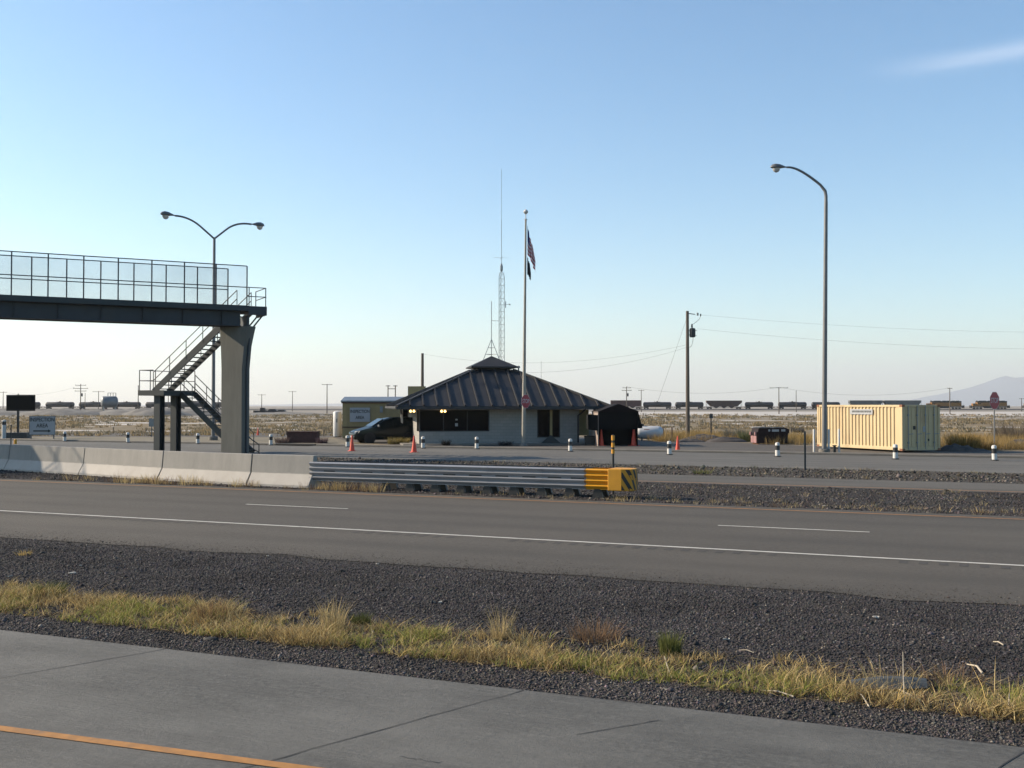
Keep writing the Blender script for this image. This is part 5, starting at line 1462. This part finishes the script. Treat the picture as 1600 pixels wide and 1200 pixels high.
# ------------------------------------------------------------------ plants and stones (too many to count: stuff)
def mesh_np(name, verts, faces_flat, sizes, colr, m_, label=None):
    me = bpy.data.meshes.new(name); nv = len(verts); nf = len(sizes)
    me.vertices.add(nv); me.vertices.foreach_set('co', verts.astype(np.float32).ravel())
    me.loops.add(len(faces_flat)); me.loops.foreach_set('vertex_index', faces_flat.astype(np.int32))
    me.polygons.add(nf); st_ = np.concatenate(([0], np.cumsum(sizes)[:-1])).astype(np.int32)
    me.polygons.foreach_set('loop_start', st_); me.polygons.foreach_set('loop_total', np.asarray(sizes, dtype=np.int32))
    me.update(calc_edges=True)
    at_ = me.color_attributes.new('Col', 'FLOAT_COLOR', 'POINT')
    at_.data.foreach_set('color', np.concatenate([colr * ALB, np.ones((nv, 1))], 1).astype(np.float32).ravel())
    me.materials.append(M[m_]); o = bpy.data.objects.new(name, me); col.objects.link(o)
    return o
def blades(name, P, h, w_, lean, C, m_='blade'):
    n = len(P); az = rng.uniform(0, np.pi, n); d = np.stack([np.cos(az), np.sin(az), np.zeros(n)], 1) * (w_ / 2)[:, None]
    ln = np.concatenate([lean, np.zeros((n, 1))], 1); up = np.zeros((n, 3)); up[:, 2] = h
    mid = P + up * .55 + ln * .35; tip = P + up + ln
    V = np.stack([P - d, P + d, mid - d * .75, mid + d * .75, tip], 1).reshape(-1, 3)
    b = np.arange(n)[:, None] * 5
    F = np.concatenate([b + np.array([[0, 1, 3, 2]]), b + np.array([[2, 3, 4]])], 1).ravel()
    S = np.tile([4, 3], n); Cc = np.repeat(C, 5, 0) * np.tile([.85, .85, 1, 1, 1.12], n)[:, None]
    return mesh_np(name, V, F, S, Cc, m_)
def stones(name, P, s, C):
    n = len(P); o8 = np.array([[1, 0, 0], [-1, 0, 0], [0, 1, 0], [0, -1, 0], [0, 0, 1], [0, 0, -1]], float)
    J = o8[None] * rng.uniform(.55, 1.25, (n, 6, 1)) + rng.normal(0, .22, (n, 6, 3)); J[:, :, 2] *= .72
    a = rng.uniform(0, 6.28, n); c, s_ = np.cos(a), np.sin(a)
    X = J[:, :, 0] * c[:, None] - J[:, :, 1] * s_[:, None]; Yv = J[:, :, 0] * s_[:, None] + J[:, :, 1] * c[:, None]
    V = np.stack([X, Yv, J[:, :, 2]], 2) * s[:, None, None] + P[:, None, :]
    f8 = np.array([[0, 2, 4], [2, 1, 4], [1, 3, 4], [3, 0, 4], [2, 0, 5], [1, 2, 5], [3, 1, 5], [0, 3, 5]])
    F = (np.arange(n)[:, None, None] * 6 + f8[None]).ravel()
    return mesh_np(name, V.reshape(-1, 3), F, np.full(n * 8, 3), np.repeat(C, 6, 0), 'stone')
dN, nN = np.array([Dv.x, Dv.y]), np.array([Nv.x, Nv.y])
def road_xy(s, t, z=0):
    xy = s[:, None] * dN + t[:, None] * nN
    return np.concatenate([xy, np.full((len(s), 1), z) if np.isscalar(z) else z[:, None]], 1)
def vis_s(t, pad=2.0): return rng.uniform(-1.17 * t - pad, .06 * t + pad)
def fbm(x, y, sc, seed=0.0, oc=3):
    return np.array([mnoise.fractal(Vector((a * sc, b * sc, seed)), 1.0, 2.0, oc) for a, b in zip(x, y)])
def gravel_field(name, t0, t1, n, smin, smax, base=(.068, .061, .060), pale=.03, density=None, z=.004):
    t = rng.uniform(t0, t1, n); s = vis_s(t)
    if density is not None:
        keep = rng.random(n) < density(s, t); s, t = s[keep], t[keep]; n = len(s)
    size = np.exp(rng.uniform(np.log(smin), np.log(smax), n))
    C = np.array(base)[None] * rng.lognormal(0, .38, (n, 1)) * (1 + rng.normal(0, .06, (n, 3)))
    C *= np.clip(1 + .45 * fbm(s, t * 1.6, .55, 70) + .25 * fbm(s, t, 2.2, 71), .45, 1.8)[:, None]
    big = rng.random(n) < .012; size[big] *= rng.uniform(1.4, 2.4, big.sum())
    pl_ = rng.random(n) < pale; C[pl_] = np.array([.20, .175, .15]) * rng.uniform(.6, 1.6, (pl_.sum(), 1))
    o = stones(name, road_xy(s, t, z + size * .2), size, C); o['kind'] = 'stuff'; o['label'] = 'dark crushed stone on the verge'; return o
gravel_field('gravel', 10.2, 15.25, 130000, .005, .021, (.066, .060, .061), density=lambda s, t: np.clip((15.55 - t) / 1.5, .0, 1) ** 1.3)
gravel_field('gravel', 14.8, 16.4, 26000, .003, .010, (.088, .076, .063), .03, density=lambda s, t: np.clip((16.4 - t) / 1.5, 0, 1) ** 2, z=.013)
gravel_field('gravel', 8.80, 10.3, 44000, .005, .019, (.086, .077, .074), .05)
gravel_field('gravel', 26.95, 34.0, 42000, .010, .042, (.078, .069, .065), .04)
gravel_field('gravel', 38.2, 43.8, 9000, .03, .07, (.085, .075, .065), .06)

STRAW, GOLD, GREEN, BROWN, GREY = np.array([.70, .535, .265]), np.array([.60, .425, .16]), np.array([.30, .315, .075]), np.array([.17, .105, .06]), np.array([.20, .19, .15])
def grass_strip():
    n = 130000
    t = rng.uniform(9.2, 11.5, n); s = vis_s(t, 1.5)
    edge = fbm(s, t * 0, .45, 3); edge2 = fbm(s, t * 0, 1.6, 8)
    # the belt thins and breaks up towards the right of the picture
    right = np.clip((s + 3.0) / 3.5, 0, 1)
    hi = 10.85 + .8 * edge + .45 * edge2 - .35 * right; lo = 9.42 + .10 * edge2
    clump = fbm(s, t, 1.1, 12); fine = fbm(s, t, 4.5, 30)
    dens = np.clip((hi - t) / .30, 0, 1) * np.clip((t - lo) / .10, 0, 1) * np.clip(.50 + 1.3 * clump + 1.2 * fine - .22 * right, .03, 1)
    pc = st(gp(1388, 1082)); dens[(((s - pc[0]) / .40) ** 2 + ((t - pc[1]) / .20) ** 2) < 1] *= .06
    k = rng.random(n) < dens; s, t, clump, fine = s[k], t[k], clump[k], fine[k]; n = len(s)
    g_ = fbm(s, t, .8, 55) + .25 * np.clip(1 - np.abs(t - 10.15) / .6, -1, 1) + .05
    isg = rng.random(n) < np.clip(.17 + 1.3 * g_, .02, .70)
    pick = rng.random(n)
    C = np.where((pick < .45)[:, None], STRAW, np.where((pick < .78)[:, None], GOLD, BROWN)); C = np.where(isg[:, None], GREEN * (1 + .5 * rng.random((n, 1))), C)
    C = C * rng.lognormal(-.05, .25, (n, 1))
    h = np.where(isg, rng.uniform(.03, .11, n), rng.uniform(.03, .15, n)) * (.75 + .8 * np.clip(clump + .3, 0, 1))
    tall = rng.random(n) < .012; h[tall] *= rng.uniform(1.4, 2.2, tall.sum())
    lean = rng.normal(0, .85, (n, 2)) * h[:, None]
    o = blades('roadside_grass', road_xy(s, t, np.zeros(n)), h, rng.uniform(.004, .009, n), lean, C); o['kind'] = 'stuff'; o['label'] = 'dry golden and green grass belt beside the ramp'
    # flat matted litter under it
    n = 16000; t = rng.uniform(9.4, 10.8, n); s = vis_s(t, 1.5); cl = fbm(s, t, 1.1, 12); k = rng.random(n) < np.clip(.55 + 1.2 * cl, 0, 1); s, t = s[k], t[k]; n = len(s)
    C = np.where((rng.random(n) < .5)[:, None], STRAW * .8, BROWN) * rng.lognormal(0, .2, (n, 1))
    o = blades('dry_litter', road_xy(s, t, np.full(n, .02)), rng.uniform(.005, .03, n), rng.uniform(.006, .012, n), rng.normal(0, .12, (n, 2)), C); o['kind'] = 'stuff'; o['label'] = 'matted dead grass on the gravel'
grass_strip()
def tuft_field(name, label, bases, hgt, n_per, cols, spread, width=.012, leank=.5):
    P, H, Wd, Ln, C = [], [], [], [], []
    for (x, y, sc) in bases:
        n = n_per; a = rng.uniform(0, 6.28, n); rr = np.sqrt(rng.random(n)) * spread * sc
        hh = rng.uniform(.45, 1.0, n) * hgt * sc
        P.append(np.stack([x + rr * np.cos(a), y + rr * np.sin(a), np.zeros(n)], 1)); H.append(hh); Wd.append(np.full(n, width * sc))
        Ln.append(np.stack([np.cos(a), np.sin(a)], 1) * (hh * leank * rng.random(n))[:, None] + rng.normal(0, .12, (n, 2)) * hh[:, None])
        c = cols[rng.integers(len(cols))]; C.append(c[None] * rng.lognormal(0, .22, (n, 1)))
    o = blades(name, np.concatenate(P), np.concatenate(H), np.concatenate(Wd), np.concatenate(Ln), np.concatenate(C)); return o
# two distinct green tufts and a few taller dry weeds in the belt
def one_tuft(px, py, h, n, cols, spread, label, name='grass_tuft', width=.006, leank=.45):
    p = gp(px, py); o = tuft_field(name, label, [(p.x, p.y, 1)], h, n, cols, spread, width, leank); tag(o, label, 'grass tuft'); return o
one_tuft(1047, 1024, .27, 420, [np.array([.16, .17, .05]), np.array([.16, .17, .05])], .10, 'upright olive green grass tuft alone at the right on the gravel edge', leank=.35)
one_tuft(563, 976, .17, 260, [np.array([.10, .115, .035])], .10, 'small dark green tuft behind the dry grass left of centre', leank=.7)
one_tuft(72, 932, .22, 420, [np.array([.11, .135, .03])], .22, 'broad dark green clump at the left end of the grass belt', leank=.9)
one_tuft(520, 985, .42, 130, [STRAW * .8], .12, 'tall wispy dry weed standing above the grass left of centre', 'dry_weed', .005, .55)
one_tuft(783, 1000, .40, 90, [STRAW * .8], .10, 'tall wispy dry weed near the middle of the grass belt', 'dry_weed', .005, .5)
one_tuft(330, 968, .30, 160, [BROWN * 1.4], .22, 'brown tangled weed on the far edge of the grass at left', 'dry_weed', .005, 1.0)
one_tuft(930, 1000, .26, 240, [BROWN * 1.5], .26, 'brown tangled tumbleweed on the gravel right of the middle', 'dry_weed', .005, 1.1)
one_tuft(1385, 1075, .30, 60, [STRAW * .9], .25, 'thin dry weed beside the black rubber scrap', 'dry_weed', .005, .8)
one_tuft(1480, 1068, .24, 90, [BROWN * 1.5], .3, 'low brown weed right of the black rubber scrap', 'dry_weed', .005, 1.1)
one_tuft(38, 868, .12, 60, [GOLD], .12, 'lone small golden weed on the dark gravel at left', 'dry_weed', .008, 1.0)
one_tuft(1098, 741, .22, 160, [np.array([.20, .20, .07])], .32, 'low yellow green weed on the far verge left of the delineator', 'dry_weed', .014, 1.2)
# dry weeds along the barrier foot and attenuator
b_ = []
for i in range(85):
    k = rng.random(); px = rng.choice([rng.uniform(190, 400), rng.uniform(440, 600), rng.uniform(60, 240)], p=[.45, .40, .15]); s0 = s_on(px, 27.3); p = rd(s0, rng.normal(27.25, .22)); b_.append((p.x, p.y, rng.uniform(.35, 1.3)))
o = tuft_field('dry_weeds', '', b_, .34, 22, [STRAW, STRAW * .85, GOLD, BROWN * 1.3], .22, .010, .8); tag(o, 'dry straw weeds along the barrier foot', kind='stuff')
b_ = []
for i in range(260):
    s0 = rng.uniform(-14, 6); t0 = rng.choice([rng.normal(27.4, .35), rng.uniform(27.5, 33.5)], p=[.6, .4]); p = rd(s0, t0); b_.append((p.x, p.y, rng.uniform(.3, .8)))
o = tuft_field('median_weeds', '', b_, .26, 12, [STRAW * .8, BROWN, GREY, STRAW], .22, .010, 1.2); tag(o, 'sparse dry weeds on the median gravel', kind='stuff')
b_ = []
for i in range(420):
    s0 = rng.uniform(-62, 12); t0 = rng.normal(41.2, 1.6) if rng.random() < .6 else rng.normal(43.9, .3); p = rd(s0, t0); b_.append((p.x, p.y, rng.uniform(.3, .9)))
o = tuft_field('verge_weeds', '', b_, .22, 12, [GREY, BROWN, STRAW * .7, np.array([.13, .13, .06])], .35, .014, 1.2); tag(o, 'short weeds on the far verge', kind='stuff')
# scrub on the plain
def scrub():
    P, H, Wd, Ln, C = [], [], [], [], []
    N_ = 9000
    Y = 88 * np.exp(rng.random(N_) * np.log(310 / 88)); X = Y * rng.uniform(-.56, .56, N_)
    v = fbm(X, Y, .035, 2); keep = (v + rng.normal(0, .22, N_)) > -.1
    lotm = (X > -8) & (Y < 92); keep &= ~lotm | (rng.random(N_) < .15)
    for (px_, py_, rx_, ry_) in PATCH: keep &= ~((((X - px_) / rx_) ** 2 + ((Y - py_) / ry_) ** 2) < .9)
    X, Y, v = X[keep], Y[keep], v[keep]
    cols = [np.array([.38, .285, .16]), np.array([.32, .255, .165]), np.array([.26, .225, .165]), np.array([.21, .19, .13]), np.array([.40, .295, .15])]
    for x, y in zip(X, Y):
        n = 14; sc = rng.uniform(.45, 1.2) * (1 + y / 400); a = rng.uniform(0, 6.28, n); rr = rng.random(n) * .45 * sc; hh = rng.uniform(.3, 1, n) * .30 * sc
        P.append(np.stack([x + rr * np.cos(a) * 1.5, y + rr * np.sin(a), np.zeros(n)], 1)); H.append(hh); Wd.append(np.full(n, .03 + y * .0006))
        Ln.append(np.stack([np.cos(a), np.sin(a)], 1) * (hh * .9 * rng.random(n))[:, None]); c = cols[rng.integers(5)]; C.append(c[None] * rng.lognormal(0, .2, (n, 1)))
    o = blades('scrub', np.concatenate(P), np.concatenate(H), np.concatenate(Wd), np.concatenate(Ln), np.concatenate(C)); tag(o, 'dry tan scrub covering the plain', kind='stuff')
scrub()
# tall golden grass behind the lot on the right
b_ = []
for i in range(520):
    px = rng.uniform(1020, 1270); py = rng.uniform(680, 690.5) if px < 1190 else rng.uniform(684, 695); p = gp(px, py); b_.append((p.x, p.y, rng.uniform(.5, 1.1)))
for i in range(420):
    px = rng.uniform(1476, 1640); py = rng.uniform(688, 703); p = gp(px, py); b_.append((p.x, p.y, rng.uniform(.5, 1.2)))
o = tuft_field('golden_grass', '', b_, .75, 26, [np.array([.42, .28, .10]), np.array([.38, .25, .085]), np.array([.36, .26, .12])], .45, .016, .6); tag(o, 'tall golden grass behind the gravel lot', kind='stuff')
def bush(px, py, h, spread, cols, label, n=420):
    p = gp(px, py); o = tuft_field('bush', label, [(p.x, p.y, 1)], h, n, cols, spread, .022, .7); tag(o, label, 'bush')
bush(1507, 704, 1.15, .8, [np.array([.40, .25, .08])], 'large rounded golden bush right of the container', 900)
bush(1538, 703, .8, .7, [np.array([.40, .27, .11])], 'lower golden bush left of the right stop sign', 500)
bush(1592, 690, 1.7, 1.6, [np.array([.20, .16, .12])], 'large grey brown bush at the right edge', 900)
bush(1150, 688, 1.1, .9, [np.array([.17, .17, .145])], 'grey green sagebrush left of the dumpster', 600)
bush(1170, 690, .9, .7, [np.array([.15, .16, .07])], 'olive green bush touching the left of the dumpster', 500)
bush(1246, 676, .7, .6, [np.array([.09, .085, .08])], 'dark low bush beyond the dumpster', 300)
bush(441, 692.5, .5, .45, [np.array([.17, .12, .11])], 'small purplish brown shrub left of the brick planter', 300)
bush(503, 693, .5, .35, [np.array([.13, .085, .10])], 'small purplish shrub right of the brick planter', 300)
bush(615, 694, .55, .4, [np.array([.30, .24, .09])], 'pale yellow shrub below the van tail by the porch post', 300)
bush(632, 694, .5, .3, [np.array([.34, .27, .10])], 'pale yellow shrub at the left office corner', 260)
bush(697, 696.5, .45, .25, [np.array([.03, .03, .03])], 'small dark shrub against the wall below the office window', 200)
bush(790, 696.5, .38, .45, [np.array([.045, .045, .05])], 'low dark shrub against the office wall left of the flagpole', 200)

# ------------------------------------------------------------------ loose things on the foreground gravel
def stalk(px0_, py0, px1_, py1, z0, z1, label, r=.007):
    a, b = gp(px0_, py0), gp(px1_, py1); a.z, b.z = z0, z1; mid = a.lerp(b, .5) + Vector((random.gauss(0, .02), random.gauss(0, .02), .02))
    mb = MB(); mb.tube([a, mid, b], [r, r * .9, r * .55], 6); o = mb.build('dead_stalk', 'bleached', smooth=True); tag(o, label, 'dead stalk', 'bleached dead stalks')
stalk(1358, 1108, 1330, 1080, .02, .03, 'bleached stalk lying left below the black rubber scrap')
stalk(1414, 1112, 1411, 1055, .0, .22, 'thin bleached stalk standing upright before the rubber scrap', .005)
stalk(1448, 1112, 1405, 1086, .0, .05, 'bleached stalk lying right below the rubber scrap', .006)
stalk(1535, 1055, 1511, 1041, .02, .02, 'short thick bleached stick on the dark gravel at right', .011)
stalk(1580, 1128, 1577, 1094, .0, .06, 'bleached stalk at the far right of the grass belt', .006)
stalk(1052, 1065, 1038, 1035, .0, .06, 'pale stalk slanting below the olive grass tuft', .006)
stalk(1240, 1092, 1190, 1082, .02, .02, 'long bleached stalk lying flat in the grass left of the rubber scrap', .007)
stalk(1568, 1010, 1552, 1005, .015, .015, 'small white stick on the dark gravel near the right edge', .008)
stalk(1178, 1022, 1155, 1018, .015, .015, 'pale twig lying on the gravel right of the olive tuft', .005)
def scrap(px, py, w_, label):
    w_ *= .75; p = gp(px, py); mb = MB(); n = 7
    pts = [(w_ * .5 * math.cos(2 * math.pi * k / n) * random.uniform(.7, 1.2), w_ * .3 * math.sin(2 * math.pi * k / n) * random.uniform(.6, 1.2)) for k in range(n)]
    v0 = [(x, y, .012 + random.uniform(0, .02)) for x, y in pts]; v1 = [(x, y, z + .012) for x, y, z in v0]
    mb.add(v0 + v1, [tuple(range(n - 1, -1, -1)), tuple(range(n, 2 * n))] + [(k, (k + 1) % n, n + (k + 1) % n, n + k) for k in range(n)])
    o = mb.build('litter_scrap', 'litter', loc=p, rz=random.uniform(-.4, .4)); tag(o, label, 'litter', 'white scraps of litter')
scrap(112, 898, .16, 'white litter strip on the dark gravel at left, larger one'); scrap(126, 886, .06, 'tiny white litter scrap above the larger strip at left')
scrap(115, 932, .14, 'white litter scrap caught in the grass belt at left'); scrap(15, 903, .10, 'pale litter scrap at the left edge of the gravel')
scrap(1135, 1003, .13, 'white litter scrap on gravel right of the olive tuft'); scrap(1368, 968, .12, 'white litter scrap on the gravel right of centre')
scrap(590, 884, .09, 'white litter scrap at the asphalt edge left of centre'); scrap(688, 944, .07, 'tiny white litter scrap in the middle of the gravel')
scrap(418, 871, .06, 'tiny white litter speck at the asphalt edge'); scrap(1288, 792, .14, 'white litter scrap on the median gravel')
# black rubber scrap
p = gp(1388, 1076)
mb = MB(); n = 16; L = .66; W = .24
for i in range(n + 1):
    u = i / n; hgt = .055 + .03 * math.sin(u * 3.1); x = (u - .5) * L
    for j in range(7):
        v_ = j / 6; a = (v_ - .5); mb.v.append((x + .03 * a, a * W * (1 - .25 * abs(u - .5)), .012 + hgt * (1 - (2 * a) ** 2) + .03 * u))
for i in range(n):
    for j in range(6): mb.f.append([i * 7 + j, i * 7 + j + 1, (i + 1) * 7 + j + 1, (i + 1) * 7 + j]); mb.mi.append(0)
o = mb.build('tyre_scrap', 'scrap_rubber', loc=p, rz=R(-6)); sm_ = o.modifiers.new('thick', 'SOLIDIFY'); sm_.thickness = .012
tag(o, 'curved black rubber tyre scrap lying in the grass at lower right', 'tyre scrap')
# a few dark clods at the gravel edge
for px, py, s_ in ((330, 1000, .10), (690, 1033, .07), (1058, 1092, .06), (668, 1045, .05)):
    heap('gravel_clod', gp(px, py), s_, s_ * .6, s_ * .35, 'rubber', px * .01, 8)

# ------------------------------------------------------------------ air
mb = MB(); mb.b2(-23500, 23500, -400, 24500, -1.5, 800)
hz = mb.build('haze', 'ground'); hz.data.materials.clear()
hm = bpy.data.materials.new('haze_air'); hm.use_nodes = True; hn = hm.node_tree; hn.nodes.clear()
ho = hn.nodes.new('ShaderNodeOutputMaterial'); pv = hn.nodes.new('ShaderNodeVolumePrincipled')
pv.inputs['Color'].default_value = (.93, .95, 1.0, 1); pv.inputs['Density'].default_value = 0.8e-4; pv.inputs['Anisotropy'].default_value = .2
hn.links.new(pv.outputs[0], ho.inputs['Volume']); hz.data.materials.append(hm)
tag(hz, 'pale blue haze over the plain', kind='stuff')
